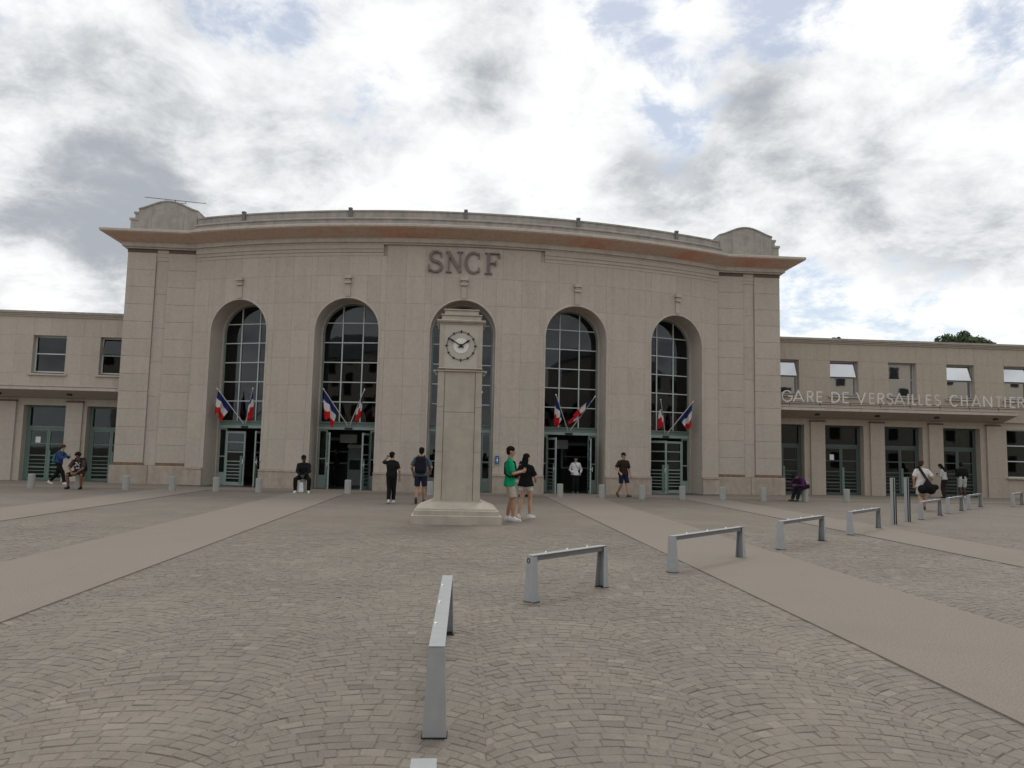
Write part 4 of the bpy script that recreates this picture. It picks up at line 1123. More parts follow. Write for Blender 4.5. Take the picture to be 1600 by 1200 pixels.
flag(0, -1, 'left tricolour flag over the first arch doors, hanging from a slanted pole', (-.12,-.1,-1), .90, .60, 1)
flag(0, 1, 'limp right tricolour flag over the first arch doors', (0,0,-1), 1.0, .75, 2)
flag(1, -1, 'widest spread tricolour flag, left one over the second arch', (.05,-.1,-1), 1.0, .38, 3)
flag(1, 1, 'right tricolour flag over the second arch, hanging in folds', (-.1,0,-1), .95, .6, 4)
flag(2, -1, 'tricolour flag over the central arch, hidden behind the clock tower', (0,0,-1), .95, .6, 5)
flag(2, 1, 'tricolour flag showing at the right edge of the clock tower', (-.05,0,-1), .95, .6, 6)
flag(3, -1, 'narrow left tricolour flag over the fourth arch', (-.05,0,-1), 1.0, .7, 7)
flag(3, 1, 'tricolour flag blowing left from its pole, right one over the fourth arch', (-.75,-.1,-.62), 1.0, .45, 8)
flag(4, -1, 'limp left tricolour flag over the fifth arch', (-.08,0,-1), .95, .7, 9)
flag(4, 1, 'tricolour flag hanging at the right jamb of the fifth arch', (.04,0,-1), .98, .72, 10)

# ------------------------------------------------------------------ antenna, signs, things in the hall
an = thing('roof_antenna', 'thin black antenna rod on the left roof block', 'antenna', (-13.03, 33.6, 12.3))
MB().tube((0,0,-.02),(0,0,.36),.016,n=6).build('mast', M['iron'], an, (0,0,0), world=False)
MB().tube((-1.34,0,.42),(1.34,0,.25),.013,n=6).build('rod', M['iron'], an, (0,0,0), world=False)
MB().tube((-.42,0,.36),(-.42,0,.23),.01,n=6).tube((-.42,0,.23),(.45,0,.20),.01,n=6).tube((.45,0,.20),(.45,0,.31),.01,n=6).build('loop', M['iron'], an, (0,0,0), world=False)
sg = thing('info_sign', 'small blue sign with white symbol right of the clock tower', 'sign', (1.53, 30.31, 1.36), R_(3))
MB().box(-.075,.075,-.03,.03,-.16,.16).build('plate', M['blue'], sg, (0,0,0), world=False)
MB().ell((0,-.032,-.02),(.035,.006,.05),10,6).box(-.03,.03,-.036,-.031,-.10,-.085).box(-.012,.012,-.036,-.031,.04,.10).build('symbol', M['white'], sg, (0,0,0), world=False)
def ticket_machine(x_, y_, lb):
    r = thing('ticket_machine', lb, 'machine', (x_, y_, .02))
    MB().box(-.32,.32,-.25,.25,0,1.25).frustum(-.32,.32,-.25,.25,1.25,-.32,.32,-.05,.25,1.7).build('cabinet', M['kiosk'], r, (0,0,0), world=False)
    MB().box(-.24,.24,-.262,-.251,.72,1.15).build('screen', M['dark'], r, (0,0,0), world=False)
    MB().box(-.36,.36,-.15,.27,1.702,1.86).build('header', M['white'], r, (0,0,0), world=False)
ticket_machine(-4.75, 35.0, 'grey ticket machine inside the second arch doorway')
def hung_sign(x_, y_, z, w, h, lb):
    r = thing('hanging_sign', lb, 'sign', (x_, y_, z))
    MB().box(-w/2,w/2,-.03,.03,0,h).build('panel', M['white'], r, (0,0,0), world=False)
    MB().tube((-w*.4,0,h),(-w*.4,0,h+8.1-z),.012,n=6).tube((w*.4,0,h),(w*.4,0,h+8.1-z),.012,n=6).build('rods', M['dark'], r, (0,0,0), world=False)
hung_sign(-5.0, 34.2, 1.95, .75, .38, 'white panel hanging inside the second arch doorway')
hung_sign(4.6, 34.0, 1.9, .75, .40, 'white panel hanging inside the fourth arch doorway')
def booth(x_, y_, lb):
    r = thing('ticket_window', lb, 'booth', (x_, y_, .02))
    mb = MB()
    mb.box(-.7,.7,0,.5,0,.95); mb.build('counter', M['dark'], r, (0,0,0), world=False)
    mb = MB(); mb.box(-.7,-.6,0,.1,.951,2.2).box(.6,.7,0,.1,.951,2.2).box(-.599,.599,0,.1,2.05,2.2).box(-.599,.599,0,.1,.951,1.03).box(-.599,.599,.01,.09,1.5,1.55)
    mb.build('frame', M['greenlight'], r, (0,0,0), world=False)
    MB().box(-.6,.6,.04,.05,1.03,2.05).build('pane', M['door_glass'], r, (0,0,0), world=False)
booth(-5.75, 35.8, 'pale framed ticket window inside the second arch doorway')
booth(5.6, 35.6, 'pale framed ticket window inside the fourth arch doorway')

# ------------------------------------------------------------------ people
def skin(name, c): return pm(name, c, .55, var=.06, scale=14, bump=.05, spec=.35)
SK = {'fair': skin('skin_fair', (.46,.27,.19)), 'tan': skin('skin_tan', (.36,.20,.13)), 'brown': skin('skin_brown', (.16,.085,.055)), 'dark': skin('skin_dark', (.055,.03,.022))}
CL = {}
def cloth(c, nm):
    key = (nm, c)
    if key not in CL: CL[key] = pm(nm, c, .9, var=.10, scale=16, bump=.35, bscale=28, spec=.1)
    return CL[key]
EYE = pm('eye_dark', (.02,.015,.012), .2, bump=0); LIP = pm('lip', (.28,.11,.09), .5, bump=0)
def remesh(o, vox, it=3):
    r = o.modifiers.new('remesh', 'REMESH'); r.mode = 'VOXEL'; r.voxel_size = vox; r.use_smooth_shade = True
    s = o.modifiers.new('smooth', 'SMOOTH'); s.factor = .5; s.iterations = it
    return o
FOLD = bpy.data.textures.new('folds', 'CLOUDS'); FOLD.noise_scale = .09; FOLD.noise_depth = 2
def folds(o, k=.016):
    d = o.modifiers.new('folds', 'DISPLACE'); d.texture = FOLD; d.strength = k; d.mid_level = .45; d.texture_coords = 'GLOBAL'
    return o
def ik(a, b, l1, l2, hint):
    d = b-a; L_ = min(d.length, (l1+l2)*.999); dn = d.normalized()
    x_ = (l1*l1-l2*l2+L_*L_)/(2*L_); h = math.sqrt(max(0, l1*l1-x_*x_))
    hv = Vector(hint); hv = hv-dn*hv.dot(dn)
    if hv.length < 1e-4: hv = Vector((0,1,0))
    return a+dn*x_+hv.normalized()*h, a+dn*L_
def person(label, x_, y_, face, h=1.72, pelvis=(0,0,.93), torso=(0,0,1), head=(0,0,1), look=0.0, ank=((-.10,0),(.10,0)), ankz=(.08,.08), toes=(None,None),
           wri=((-.26,.05,.88),(.26,.05,.88)), khint=((0,1,0),(0,1,0)), ehint=((-.6,-1,0),(.6,-1,0)), sk='fair', hair=(.02,.015,.012), hairlen='short',
           top=(.1,.1,.1), sleeve=.55, bottom=(.02,.02,.025), legs='trousers', shoes=(.6,.6,.58), build=1.0, topen=-.02, shoe_kind='shoe', collar=False, glasses=False, fem=False):
    s = h/1.75
    root = thing('person', label, 'person', (x_, y_, 0.012), face)
    V = lambda p: Vector(p)*s
    pel = V(pelvis); T = Vector(torso).normalized(); sid = Vector((1,0,0)); fwd = sid.cross(T)*-1
    fwd = T.cross(sid)*1.0
    if fwd.y < 0: fwd = -fwd
    b = build
    chest = pel+T*.34*s; neck = pel+T*.52*s
    HD = Vector(head).normalized(); hc = neck + HD*.150*s + fwd*.02*s
    shw = (.165 if fem else .185)*s
    sh = [neck - T*.085*s + sid*(-shw), neck - T*.085*s + sid*shw]
    hip = [pel + sid*(-.088*s), pel + sid*(.088*s)]
    A = [Vector((ank[i][0]*s, ank[i][1]*s, ankz[i]*s)) for i in (0,1)]
    W = [V(wri[i]) for i in (0,1)]
    kn = []; el = []
    for i in (0,1):
        k_, a_ = ik(hip[i], A[i], .44*s, .425*s, khint[i]); kn.append(k_); A[i] = a_
        e_, w_ = ik(sh[i], W[i], .29*s, .255*s, ehint[i]); el.append(e_); W[i] = w_
    def body_cols(mb, g, lo, flat=False, hi=.0):
        for q in (-1, 0, 1):
            o1 = sid*(q*.072*s*b); o2 = sid*(q*.085*s*b); rr = .098 if q else .104
            hem = .026 if lo < -.05 else 0
            mb.tube(pel+T*lo*s+o1*(1.05+hem*8), pel+T*.17*s+o1*.93, (rr+g+hem+(.012 if fem else 0))*s, (rr-.008+g)*s, 14, flat)
            mb.tube(pel+T*.165*s+o1*.93, chest+o2*.95, (rr-.008+g)*s, (rr+.006+g)*s, 14, False)
            mb.tube(chest+o2*.95, neck-T*.075*s+o2*.85, (rr+.004+g)*s, (.062+g)*s, 14, False)
        for q_ in (0, 1): mb.tube(neck-T*.035*s, sh[q_]*.9+sh[1-q_]*.1, (.052+g)*s, (.055+g)*s, 12, False)
    mb = MB(); body_cols(mb, -.012, .0)
    mb.tube(neck-T*.05*s, hc-HD*.06*s, .058*s, .052*s, 12, False)
    # head: skull, jaw, nose, ears
    yawm = Matrix.Rotation(look, 3, HD); hf = yawm @ fwd; hs = yawm @ sid
    rot = Matrix((hs, hf, HD)).transposed()
    mb.ell(hc+HD*.025*s-hf*.012*s, (.076*s,.096*s,.098*s), 16, 12, rot)
    mb.ell(hc-HD*.045*s+hf*.022*s, (.058*s,.066*s,.068*s), 14, 10, rot)
    mb.tube(hc+HD*.012*s+hf*.082*s, hc-HD*.022*s+hf*.102*s, .010*s, .015*s, 8, False)
    for q in (-1, 1): mb.ell(hc+hs*(q*.078*s)-HD*.005*s, (.012*s,.022*s,.032*s), 8, 6, rot)
    for i in (0,1):
        hint = W[i]-el[i]; hd = hint.normalized()
        mb.tube(sh[i], el[i], .047*s*b, .038*s*b, 12, False); mb.tube(el[i], W[i], .040*s*b, .025*s, 12, False)
        wv = hd.cross(fwd); wv = wv.normalized() if wv.length > .2 else sid
        pn = hd.cross(wv).normalized()
        pc = W[i]+hd*.075*s
        for q in (-1, 0, 1): mb.tube(W[i]+hd*.015*s+wv*(q*.012*s), pc+wv*(q*.026*s), .016*s, .014*s, 8, False)
        for k, (q, ln) in enumerate(((-1.45,.062),(-.5,.075),(.5,.070),(1.45,.055))):
            f0 = pc+wv*(q*.023*s); f1 = f0+hd*(ln*.5*s)+pn*(.010*s); f2 = f1+hd*(ln*.38*s)+pn*(.026*s)
            mb.tube(f0, f1, .0105*s, .0098*s, 8, False); mb.tube(f1, f2, .0098*s, .009*s, 8, False)
        t0 = W[i]+hd*.03*s+wv*(-.02*s if i else .02*s); t1 = t0+hd*.035*s+wv*((-.030 if i else .030)*s)+pn*.014*s; t2 = t1+hd*.030*s+pn*.014*s
        mb.tube(t0, t1, .013*s, .0115*s, 8, False); mb.tube(t1, t2, .0115*s, .010*s, 8, False)
        mb.tube(hip[i], kn[i], .082*s*b, .054*s, 14, False); mb.tube(kn[i], kn[i]*.55+A[i]*.45-fwd*.012*s, .052*s, .054*s*b, 14, False)
        mb.tube(kn[i]*.55+A[i]*.45-fwd*.012*s, A[i], .054*s*b, .034*s, 14, False)
    body = mb.build('body', SK[sk], root, (0,0,0), world=False, fix=False); remesh(body, .0095, 2)
    # shirt
    mb = MB(); body_cols(mb, .010, topen, True)
    mb.tube(neck-T*.07*s, neck-T*.005*s, .075*s, .062*s, 14, True)
    for i in (0,1):
        if sleeve <= 1:
            e = sh[i]+(el[i]-sh[i])*sleeve; mb.tube(sh[i]+(e-sh[i])*.4, e, .064*s*b, .068*s*b, 14, True); mb.tube(sh[i], sh[i]+(e-sh[i])*.5, .060*s*b, .065*s*b, 14, False)
        else:
            mb.tube(sh[i], el[i], .064*s*b, .055*s*b, 14, False); mb.tube(el[i], W[i], .055*s*b, .040*s, 14, True)
    o = mb.build('shirt', cloth(top, 'shirt_cloth'), root, (0,0,0), world=False, fix=False); folds(remesh(o, .0125, 3), .022)
    # legs
    mb = MB()
    for q in (-1, 0, 1): mb.tube(pel+T*(.10*s)+sid*(q*.07*s*b), pel-T*.02*s+sid*(q*.075*s*b), .104*s, (.112 if fem else .106)*s, 14, False)
    for i in (0,1):
        if legs == 'trousers':
            mb.tube(hip[i], kn[i], .100*s*b, .076*s, 14, False); mb.tube(kn[i]*.85+A[i]*.15, A[i]+(kn[i]-A[i])*.06, .078*s, .066*s, 14, True); mb.tube(kn[i], kn[i]*.5+A[i]*.5, .076*s, .075*s, 14, False)
        else:
            fr = {'shorts': .92, 'short_shorts': .45}[legs]
            e = hip[i]+(kn[i]-hip[i])*fr; w_ = sid*((.022 if i else -.022)*s); mb.tube(hip[i]*.6+e*.4+w_*.4, e+w_, .090*s*b, .079*s*b, 14, True); mb.tube(hip[i], hip[i]*.5+e*.5+w_*.5, .100*s*b, .088*s*b, 14, False)
    o = mb.build('trousers' if legs == 'trousers' else 'shorts', cloth(bottom, 'leg_cloth'), root, (0,0,0), world=False, fix=False); folds(remesh(o, .0125, 3), .016)
    # shoes
    for i in (0,1):
        f = toes[i] or (0.12*(1 if i else -1), 1, 0)
        f = Vector(f).normalized(); a = A[i]; upv = Vector((0,0,1)) - f*f.z; upv.normalize(); lat = f.cross(upv)
        mb = MB()
        heel = a - upv*(.038*s) - f*.035*s; toe = a - upv*(.044*s) + f*.155*s; mid = a-upv*.02*s+f*.045*s
        rr = .036*s
        for q in (-1, 1): mb.tube(heel+lat*q*.006*s, toe+lat*q*.014*s, .037*s, .030*s, 10, False)
        mb.tube(a+upv*.012*s-f*.008*s, mid, .040*s, .036*s, 10, False)
        shoe = mb.build('shoe', cloth(shoes, 'shoe'), root, (0,0,0), world=False, fix=False); remesh(shoe, .009, 2)
        sm = MB(); pts = []
        for k in range(16):
            an_ = 2*math.pi*k/16; w_ = .046 if math.cos(an_) > 0 else .038
            pts.append(a + f*(.06*s+.142*s*math.cos(an_)) + lat*(w_*s*math.sin(an_)))
        sm.loft([[p-upv*.078*s for p in pts], [p-upv*.056*s for p in pts]])
        sm.build('sole', cloth(tuple(min(.7, c_*1.1+.03) for c_ in shoes) if shoe_kind == 'shoe' else (.02,.02,.02), 'sole'), shoe, (0,0,0), world=False)
    # hair, eyes, mouth
    mb = MB()
    mb.ell(hc+HD*.056*s-hf*.014*s, (.087*s,.104*s,.086*s), 18, 12, rot)
    mb.ell(hc+HD*.005*s-hf*.048*s, (.080*s,.068*s,.085*s), 16, 10, rot)
    rg = random.Random(int(abs(x_)*100))
    for k in range(26):
        a_ = rg.uniform(0, 2*math.pi); e_ = rg.uniform(.25, 1.4)
        dd = hs*math.cos(a_)*math.cos(e_)+hf*(math.sin(a_)*math.cos(e_)*.9)+HD*math.sin(e_)
        mb.ell(hc+HD*.045*s-hf*.024*s+dd*.078*s, (.024*s,)*3, 8, 6)
    if hairlen == 'long':
        for q in (-1.5,-.75,0,.75,1.5):
            mb.tube(hc-hf*.05*s+hs*(q*.036*s), neck-T*.13*s-fwd*.10*s+sid*(q*.045*s), .048*s, .035*s, 10, False)
    if hairlen == 'bun': mb.ell(hc+HD*.06*s-hf*.12*s, (.045*s,)*3, 10, 8)
    if hairlen == 'mop':
        for q in range(10):
            a_ = q*.63; mb.ell(hc+HD*.03*s-hf*.01*s+hs*math.cos(a_)*.085*s+hf*min(.3,math.sin(a_))*.09*s, (.035*s,.035*s,.05*s), 8, 6)
    o = mb.build('hair', cloth(hair, 'hair'), root, (0,0,0), world=False, fix=False); remesh(o, .010, 1)
    for q in (-1, 1):
        MB().ell(hc+HD*.012*s+hf*.079*s+hs*(q*.031*s), (.012*s,.007*s,.007*s), 8, 6, rot).build('eye', EYE, root, (0,0,0), world=False)
    MB().ell(hc-HD*.058*s+hf*.083*s, (.024*s,.006*s,.006*s), 8, 6, rot).build('mouth', LIP, root, (0,0,0), world=False)
    if glasses:
        g = MB()
        for q in (-1, 1): g.ell(hc+HD*.012*s+hf*.090*s+hs*(q*.033*s), (.028*s,.006*s,.020*s), 10, 6, rot)
        g.tube(hc+HD*.015*s+hf*.092*s-hs*.03*s, hc+HD*.015*s+hf*.092*s+hs*.03*s, .004*s, n=6)
        g.build('sunglasses', M['dark'], root, (0,0,0), world=False)
    return dict(root=root, s=s, neck=neck, pel=pel, chest=chest, fwd=fwd, sid=sid, T=T, sh=sh, W=W, hc=hc, rz=face, loc=Vector((x_, y_, 0.012)))
def wpt(P, v): return P['loc'] + Matrix.Rotation(P['rz'], 3, 'Z') @ Vector(v)
def backpack(P, label, c, k=1.0, low=0.0):
    s = P['s']; ctr = (P['chest']-P['fwd']*(.185*s)-P['T']*(.06+low)*s)
    w = wpt(P, ctr)
    r = thing('backpack', label, 'backpack', w[:], P['rz'])
    up_ = P['T']; f = -P['fwd']; sd_ = P['sid']
    mb = MB()
    for q in (-1, 0, 1):
        mb.tube(sd_*(q*.075*s*k)-up_*.17*s*k, sd_*(q*.07*s*k)+up_*.15*s*k, .085*s*k, .070*s*k, 12, False)
    o = mb.build('pack', cloth(c, 'pack_cloth'), r, (0,0,0), world=False, fix=False); remesh(o, .012, 2)
    mb = MB(); 
    for q in (-1, 1): mb.tube(sd_*(q*.045*s)+f*.055*s-up_*.13*s*k, sd_*(q*.045*s)+f*.055*s-up_*.01*s, .048*s, .042*s, 10, False)
    o = mb.build('pocket', cloth(tuple(x_*1.3 for x_ in c), 'pack_cloth'), r, (0,0,0), world=False, fix=False); remesh(o, .012, 2)
    for q in (-1, 1):
        mb = MB(); top_ = P['neck']+P['sid']*(q*.105*s)-P['T']*.0*s-ctr; fr = P['chest']+P['sid']*(q*.12*s)+P['fwd']*.135*s-ctr; lo_ = P['pel']+P['T']*.16*s+P['sid']*(q*.165*s)+P['fwd']*.0-ctr
        pts = [sd_*(q*.075*s)+up_*.18*s*k, top_+P['T']*.03*s-P['fwd']*.02*s, top_-P['T']*.05*s+P['fwd']*.10*s, fr, lo_, sd_*(q*.09*s)-up_*.18*s*k]
        for a, b in zip(pts[:-1], pts[1:]): mb.tube(a, b, .018*s, n=8, flat=False)
        mb.build('strap', cloth(c, 'pack_cloth'), r, (0,0,0), world=False, fix=False)
    return r
NAVY = (.022,.026,.045); BLACK = (.012,.012,.014); PI = math.pi
# far left: walker in blue jacket, heading right, looking at a phone
P = person('person in blue jacket and black trousers striding right, holding a phone', -15.95, 31.2, -PI/2, 1.66, pelvis=(0,0,.88), torso=(0,.10,1), head=(0,.3,1), ank=((-.07,-.36),(.07,.30)), ankz=(.13,.08), toes=((-.05,1,-.45),(.05,1,.05)),
           wri=((-.08,.38,1.22),(.08,.36,1.20)), sk='fair', hair=(.07,.035,.02), hairlen='mop', top=(.035,.06,.16), sleeve=2, bottom=BLACK, shoes=(.6,.57,.52))
backpack(P, 'teal backpack on the person in the blue jacket', (.03,.13,.15), .85, .08)
w = wpt(P, (P['W'][0]+P['W'][1])/2 + Vector((0,.10,.02)))
ph = MB(); ph.box(-.038,.038,-.075,.075,-.005,.005); o = ph.build('phone', M['white']); o.location = w; o.rotation_euler = (R_(35), 0, -PI/2); tag(o, 'pale phone held by the person in the blue jacket', 'phone')
# seated, patterned sweater
P = person('seated person in patterned sweater and dark shorts, bent over between the knees', -13.80, 28.42, PI, 1.74, pelvis=(0,.0,.585), torso=(0,.30,1), head=(0,.45,1), ank=((-.22,.30),(.22,.30)), wri=((-.10,.42,.60),(.10,.42,.60)),
           khint=((-.35,1,.8),(.35,1,.8)), ehint=((-1,-.3,0),(1,-.3,0)), sk='brown', hair=(.02,.014,.012), hairlen='mop', top=(.055,.038,.035), sleeve=.9, bottom=(.03,.02,.02), legs='shorts', shoes=(.02,.018,.018), shoe_kind='sandal', build=1.08)
backpack(P, 'black backpack worn by the person in the patterned sweater', BLACK, 1.15, .02)
pr = MB()
rg = random.Random(3)
for k in range(16):
    a = rg.uniform(-1,1); q = P['chest']+P['fwd']*.125*P['s']+P['sid']*(a*.10)+P['T']*rg.uniform(-.16,.10)
    pr.ell(q, (.030,.012,.014), 6, 5)
pr.build('pattern_patch', M['white'], P['root'], (0,0,0), world=False)
# seated in black
P = person('seated person all in black with white sneakers, head turned right', -5.79, 28.42, PI+.1, 1.74, pelvis=(0,0,.60), torso=(0,.10,1), head=(0,.1,1), look=.7, ank=((-.24,.34),(.24,.34)), wri=((-.06,.34,.66),(.06,.34,.64)),
           khint=((-.35,1,.8),(.35,1,.8)), ehint=((-1,-.3,0),(1,-.3,0)), sk='dark', hair=(.012,.01,.01), top=BLACK, sleeve=2, bottom=(.012,.010,.011), shoes=(.62,.60,.56), build=1.08)
bag = MB()
for q in (-1, 0, 1): bag.tube((q*.05, 0, .0), (q*.045, 0, .30), .055, .035, 10, False)
o = bag.build('plastic_bag', cloth((.62,.63,.65), 'bag_film'), None, (-5.79, 28.08, .07), fix=False); remesh(o, .012, 2); tag(o, 'white plastic bag hanging between the knees of the person in black', 'bag')
# woman walking away in black
P = person('woman in black top and trousers walking away, hand raised to her head', -2.13, 23.45, -.05, 1.60, ank=((-.06,-.12),(.06,.18)), ankz=(.10,.08), toes=((-.1,1,-.25),(.1,1,0)), wri=((-.19,.10,1.53),(.27,.04,.86)), ehint=((-.5,.25,-1),(.6,-1,0)),
           sk='tan', hair=(.012,.01,.01), hairlen='bun', top=BLACK, sleeve=.75, bottom=BLACK, shoes=(.62,.60,.57), build=1.02, fem=True, look=-.5, topen=-.03)
# man with backpack walking away
P = person('man in grey blue shirt and navy shorts walking away past the clock tower', -1.24, 23.7, -.1, 1.76, ank=((-.10,-.22),(.09,.16)), ankz=(.15,.08), toes=((-.1,1,-1.0),(.1,1,0)), wri=((-.25,.10,.90),(.27,.20,.98)),
           sk='tan', hair=(.012,.01,.01), top=(.075,.095,.125), sleeve=.8, bottom=NAVY, legs='shorts', shoes=(.06,.06,.065), build=1.1, topen=-.10)
backpack(P, 'black backpack on the man walking away', (.014,.014,.022), 1.15, 0)
# couple by the clock tower
P = person('man in bright green shirt and beige shorts looking to the right', 1.13, 18.0, -1.62, 1.80, head=(0,.02,1), look=-.1, ank=((-.11,-.03),(.13,.10)), toes=((-.3,1,0),(.25,1,0)), wri=((-.10,.30,1.16),(.12,.28,1.14)),
           sk='tan', hair=(.014,.011,.01), top=(.006,.27,.13), sleeve=.85, bottom=(.42,.36,.29), legs='shorts', shoes=(.64,.63,.60), build=1.03, topen=-.13)
w = wpt(P, P['chest']+P['fwd']*.15*P['s']-P['T']*.16+P['sid']*.06)
r = thing('sling_bag', 'black sling bag across the green shirt', 'bag', w[:], P['rz'])
mb = MB(); mb.tube((-.11,0,.06),(.10,0,-.05),.055,.075,12,False); mb.tube((0,.0,-.04),(.08,0,-.08),.07,.05,12,False)
o = mb.build('pouch', cloth(BLACK, 'pack_cloth'), r, (0,0,0), world=False, fix=False); remesh(o, .012, 2)
mb = MB(); pts = [Vector((-.10,0,.07)), Vector((-.16,-.03,.24)), Vector((-.17,-.16,.33)), Vector((-.06,-.27,.22)), Vector((.10,-.28,-.02)), Vector((.21,-.14,-.10)), Vector((.12,0,-.06))]
for a, b in zip(pts[:-1], pts[1:]): mb.tube(a, b, .020, n=8, flat=False)
mb.build('strap', cloth(BLACK, 'pack_cloth'), r, (0,0,0), world=False, fix=False)
bd = wpt(P, P['chest']+P['fwd']*.128*P['s']+P['sid']*.05+P['T']*.02)
P2 = person('woman with long black hair, black top and white shorts beside the man in green', 1.60, 18.75, -.55, 1.63, torso=(0,-.02,1), head=(0,.05,1), look=-.3, ank=((-.12,-.16),(.08,.10)), ankz=(.085,.08), toes=((-.3,1,-.12),(.6,1,0)), wri=((-.16,.28,1.08),(.17,.26,1.02)),
           sk='fair', hair=(.010,.009,.010), hairlen='long', top=BLACK, sleeve=.85, bottom=(.60,.58,.54), legs='short_shorts', shoes=(.64,.62,.58), fem=True, topen=-.08)
# seated behind the couple
person('seated person with dark shoes partly hidden behind the couple', 2.25, 28.42, PI+.5, 1.70, pelvis=(0,0,.60), torso=(0,.25,1), head=(0,.35,1), ank=((-.16,.36),(.16,.36)), wri=((-.08,.36,.72),(.08,.36,.72)),
       khint=((-.2,1,.8),(.2,1,.8)), sk='tan', hair=(.015,.012,.012), top=(.03,.03,.035), sleeve=.9, bottom=(.33,.30,.27), shoes=(.015,.014,.015))
# white shirt in doorway
P = person('person in white shirt and black trousers standing in the fourth arch doorway', 4.92, 31.3, PI-.1, 1.58, ank=((-.09,0),(.10,.03)), wri=((-.21,.12,.95),(.19,.15,.98)), sk='tan', hair=(.012,.010,.010), hairlen='long', top=(.62,.62,.64), sleeve=2, bottom=BLACK, shoes=(.12,.12,.12), fem=True, topen=-.08)
r = thing('shoulder_bag', 'thin dark strap bag on the person in the white shirt', 'bag', wpt(P, P['pel']+P['sid']*-.15+P['fwd']*.08+P['T']*.05)[:], P['rz'])
mb = MB(); mb.tube((-.02,0,-.05),(.02,0,.05),.05,.045,10,False); mb.build('pouch', cloth(BLACK, 'pack_cloth'), r, (0,0,0), world=False, fix=False)
mb = MB(); mb.tube((0,.0,.05),(.10,.055,.25),.007,n=6).tube((.10,.055,.25),(.23,-.02,.44),.007,n=6); mb.build('strap', cloth(BLACK, 'pack_cloth'), r, (0,0,0), world=False, fix=False)
# man walking towards camera
person('man in dark brown shirt, navy shorts and sunglasses walking forward', 6.48, 29.2, PI+.35, 1.77, ank=((-.08,.22),(.12,-.22)), ankz=(.09,.16), toes=((-.1,1,.1),(.15,1,-.75)), wri=((-.30,.06,.88),(.27,.16,.96)), sk='tan', hair=(.02,.016,.014), top=(.026,.018,.014), sleeve=.85, bottom=(.012,.016,.04), legs='shorts', shoes=(.10,.07,.05), shoe_kind='sandal', build=1.1, glasses=True, topen=-.08)
# leaning seated, purple jacket
P = person('person in purple jacket slumped forward on a bollard, head down', 13.52, 28.42, PI/2+.35, 1.74, pelvis=(0,-.03,.60), torso=(0,1.25,1), head=(0,1.1,.35), ank=((-.10,.50),(.10,.56)), wri=((-.10,.52,.62),(.10,.52,.60)),
           khint=((-.1,1,.9),(.1,1,.9)), ehint=((-1,-.2,-.6),(1,-.2,-.6)), sk='brown', hair=(.012,.01,.012), hairlen='short', top=(.055,.018,.065), sleeve=2, bottom=(.014,.014,.018), shoes=(.05,.05,.05), build=1.08)
mb = MB(); mb.tube(P['pel']+P['T']*.12+P['sid']*-.12-P['fwd']*.05, P['pel']+P['T']*.12+P['sid']*.12-P['fwd']*.05, .085, .085, 12, False)
mb.build('jacket_panel', cloth((.34,.26,.33), 'shirt_cloth'), P['root'], (0,0,0), world=False, fix=False)
# man in white with duffel bag
P = person('man in white shirt and cream shorts walking away with a black shoulder bag', 15.85, 24.6, -.35, 1.70, ank=((-.10,-.26),(.09,.14)), ankz=(.20,.08), toes=((-.05,1,-2.2),(.1,1,0)), wri=((-.25,.06,.88),(.28,.16,.98)), look=-.7,
           sk='fair', hair=(.06,.03,.02), top=(.58,.55,.52), sleeve=.8, bottom=(.52,.48,.43), legs='shorts', shoes=(.10,.08,.06), shoe_kind='sandal', build=1.1, topen=-.16)
r = thing('duffel_bag', 'big black bag slung behind the man in white', 'bag', wpt(P, P['pel']-P['fwd']*.22+P['sid']*.12-P['T']*.06)[:], P['rz'])
mb = MB(); mb.tube((-.16,0,-.14),(.24,0,-.06),.16,.10,14,False); mb.tube((-.02,0,.16),(.0,0,.0),.05,.17,12,False); mb.tube((.02,0,-.10),(.1,0,-.16),.19,.15,12,False)
o = mb.build('sack', cloth(BLACK, 'pack_cloth'), r, (0,0,0), world=False, fix=False); remesh(o, .014, 3)
mb = MB()
for dx in (0, .05):
    pts = [Vector((-.02+dx,0,.15)), Vector((-.16+dx,.09,.42)), Vector((-.26+dx,.16,.62)), Vector((-.27+dx,.30,.60))]
    for a, b in zip(pts[:-1], pts[1:]): mb.tube(a, b, .020, n=8, flat=False)
mb.build('strap', cloth(BLACK, 'pack_cloth'), r, (0,0,0), world=False, fix=False)
# two at the right wing
person('person with long dark hair, white top and dark trousers at the right wing wall', 22.35, 32.9, .55, 1.62, torso=(0,.15,1), head=(0,.5,1), ank=((-.08,0),(.08,.05)), wri=((-.10,.28,1.15),(.10,.28,1.15)), sk='brown', hair=(.012,.01,.01), hairlen='long', top=(.40,.38,.38), sleeve=2, bottom=(.03,.018,.018), shoes=(.03,.03,.03), fem=True)
person('person in black hooded top and pale shorts at the right wing door', 23.55, 33.35, -.2, 1.68, torso=(0,.1,1), head=(0,.4,1), ank=((-.09,0),(.10,.06)), wri=((-.12,.26,1.10),(.12,.26,1.08)), sk='dark', hair=(.012,.01,.01), top=BLACK, sleeve=2, bottom=(.42,.43,.43), legs='shorts', shoes=(.60,.58,.56), build=1.12)
# dark figure inside second doorway
person('dark clothed person inside the second arch doorway', -5.35, 33.3, PI/2, 1.74, torso=(0,.05,1), ank=((-.09,0),(.09,.1)), sk='brown', hair=(.012,.01,.01), top=BLACK, sleeve=2, bottom=BLACK, shoes=(.03,.03,.03))

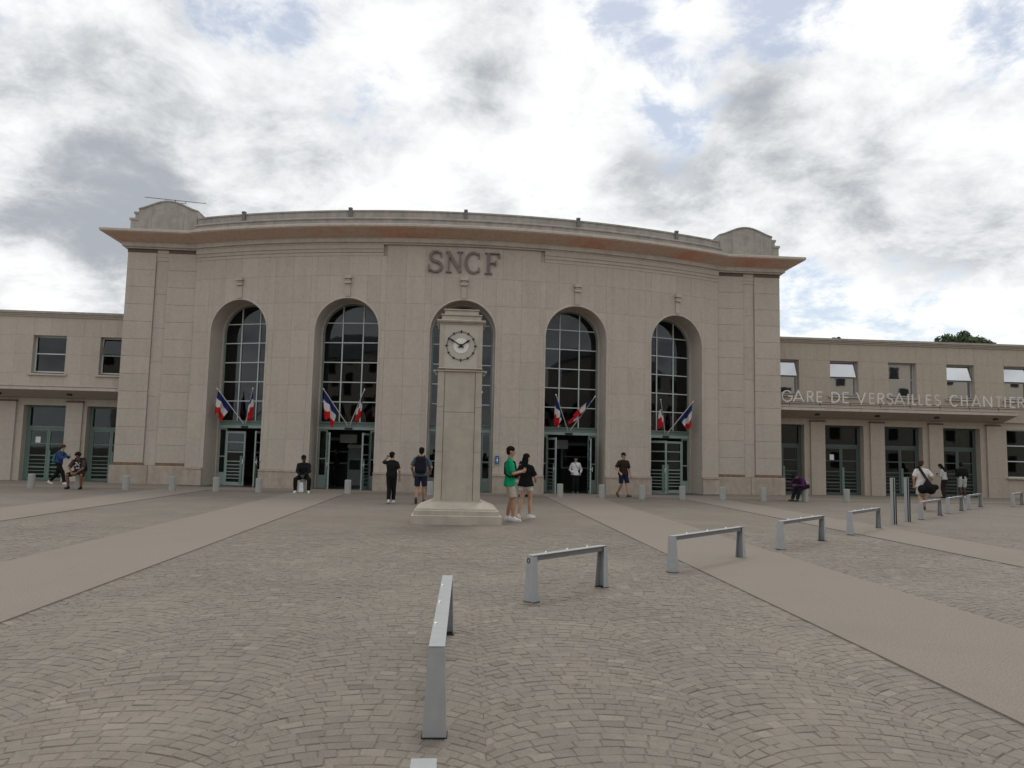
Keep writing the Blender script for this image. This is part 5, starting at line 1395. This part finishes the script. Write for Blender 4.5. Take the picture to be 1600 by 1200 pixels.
# ------------------------------------------------------------------ trees beyond the right wing
def leafmat():
    m = pm('leaf_green', (.085,.12,.06), .6, var=.35, scale=2.5, bump=0, spec=.25); return m
M['leaf'] = leafmat()
def tree(x_, y_, H_, cr, label, seed, nl=4200, squash=.62):
    rg = random.Random(seed); r = thing('tree', label, 'tree', (x_, y_, 0))
    mb = MB(); cz = H_-cr*squash
    mb.tube((0,0,0),(.1,.1,cz*.6),.32,.22,10).tube((.1,.1,cz*.6),(0,.1,cz),.22,.12,10)
    clumps = []
    for k in range(22):
        a = rg.uniform(0, 6.28); e_ = rg.uniform(-.3, 1.25); q = rg.uniform(.45, .88)
        p = Vector((math.cos(a)*math.cos(e_)*cr*q, math.sin(a)*math.cos(e_)*cr*q, cz+math.sin(e_)*cr*squash*q))
        clumps.append((p, rg.uniform(.28,.45)*cr*.75)); mb.tube((0,.1,cz*.75), p, .08, .02, 6)
    mb.build('trunk', M['bark'], r, (0,0,0), world=False)
    lf = MB()
    for k in range(nl):
        p, cr_ = rg.choice(clumps)
        d = Vector((rg.gauss(0,1), rg.gauss(0,1), rg.gauss(0,.8))).normalized()*cr_*rg.uniform(.45,1)**.6
        c_ = p+d; n = Vector((rg.gauss(0,1), rg.gauss(0,1), rg.gauss(.6,1))).normalized()
        t = n.orthogonal().normalized(); b_ = n.cross(t); sz = rg.uniform(.09,.19); tw = rg.uniform(0,6.28)
        t, b_ = t*math.cos(tw)+b_*math.sin(tw), b_*math.cos(tw)-t*math.sin(tw)
        lf.add([c_-t*sz, c_+b_*sz*.5, c_+t*sz, c_-b_*sz*.5], [(0,1,2,3)])
    lf.build('crown', M['leaf'], r, (0,0,0), world=False, fix=False)
tree(42.6, 60, 12.72, 1.9, 'dark green tree crown showing over the right wing roof', 11)
tree(44.9, 60.5, 12.5, 1.8, 'lower right tree crown touching the first one over the right wing roof', 12)
tree(31.75, 60, 11.98, .45, 'tiny tree top just above the right wing roof beside the hall', 13, 900)

# ------------------------------------------------------------------ buildings across the square (seen in the window reflections)
def block(x0, x1, y0, y1, h, nf, nb, label, mat):
    r = thing('apartment_building', label, 'building', ((x0+x1)/2, (y0+y1)/2, 0)); cx_, cy_ = (x0+x1)/2, (y0+y1)/2
    hw_, hd_ = (x1-x0)/2, (y1-y0)/2
    MB().box(-hw_, hw_, -hd_, hd_, 0, h).build('wall', mat, r, (0,0,0), world=False)
    MB().frustum(-hw_-.3, hw_+.3, -hd_-.3, hd_+.3, h+.002, -hw_+2, hw_-2, -hd_+3, hd_-3, h+2.6).build('roof', M['greyroof'], r, (0,0,0), world=False)
    wm = MB().box(-.55,.55,0,.06,0,1.7).mesh('window', M['dark'])
    for f in range(nf):
        for k in range(nb):
            link('window', wm, r, (-hw_+2*hw_*(k+.5)/nb, hd_+.001, .9+f*(h/nf)), world=False)
block(-46, -8, -46, -34, 15, 5, 12, 'beige apartment block across the square, seen only in the hall windows', M['beige'])
block(8, 30, -40, -30, 11, 4, 7, 'lower beige block across the square, seen only in the right windows', M['beige'])
block(34, 75, -30, -12, 13, 4, 12, 'long beige block across the square, reflected in the right wing', M['beige'])
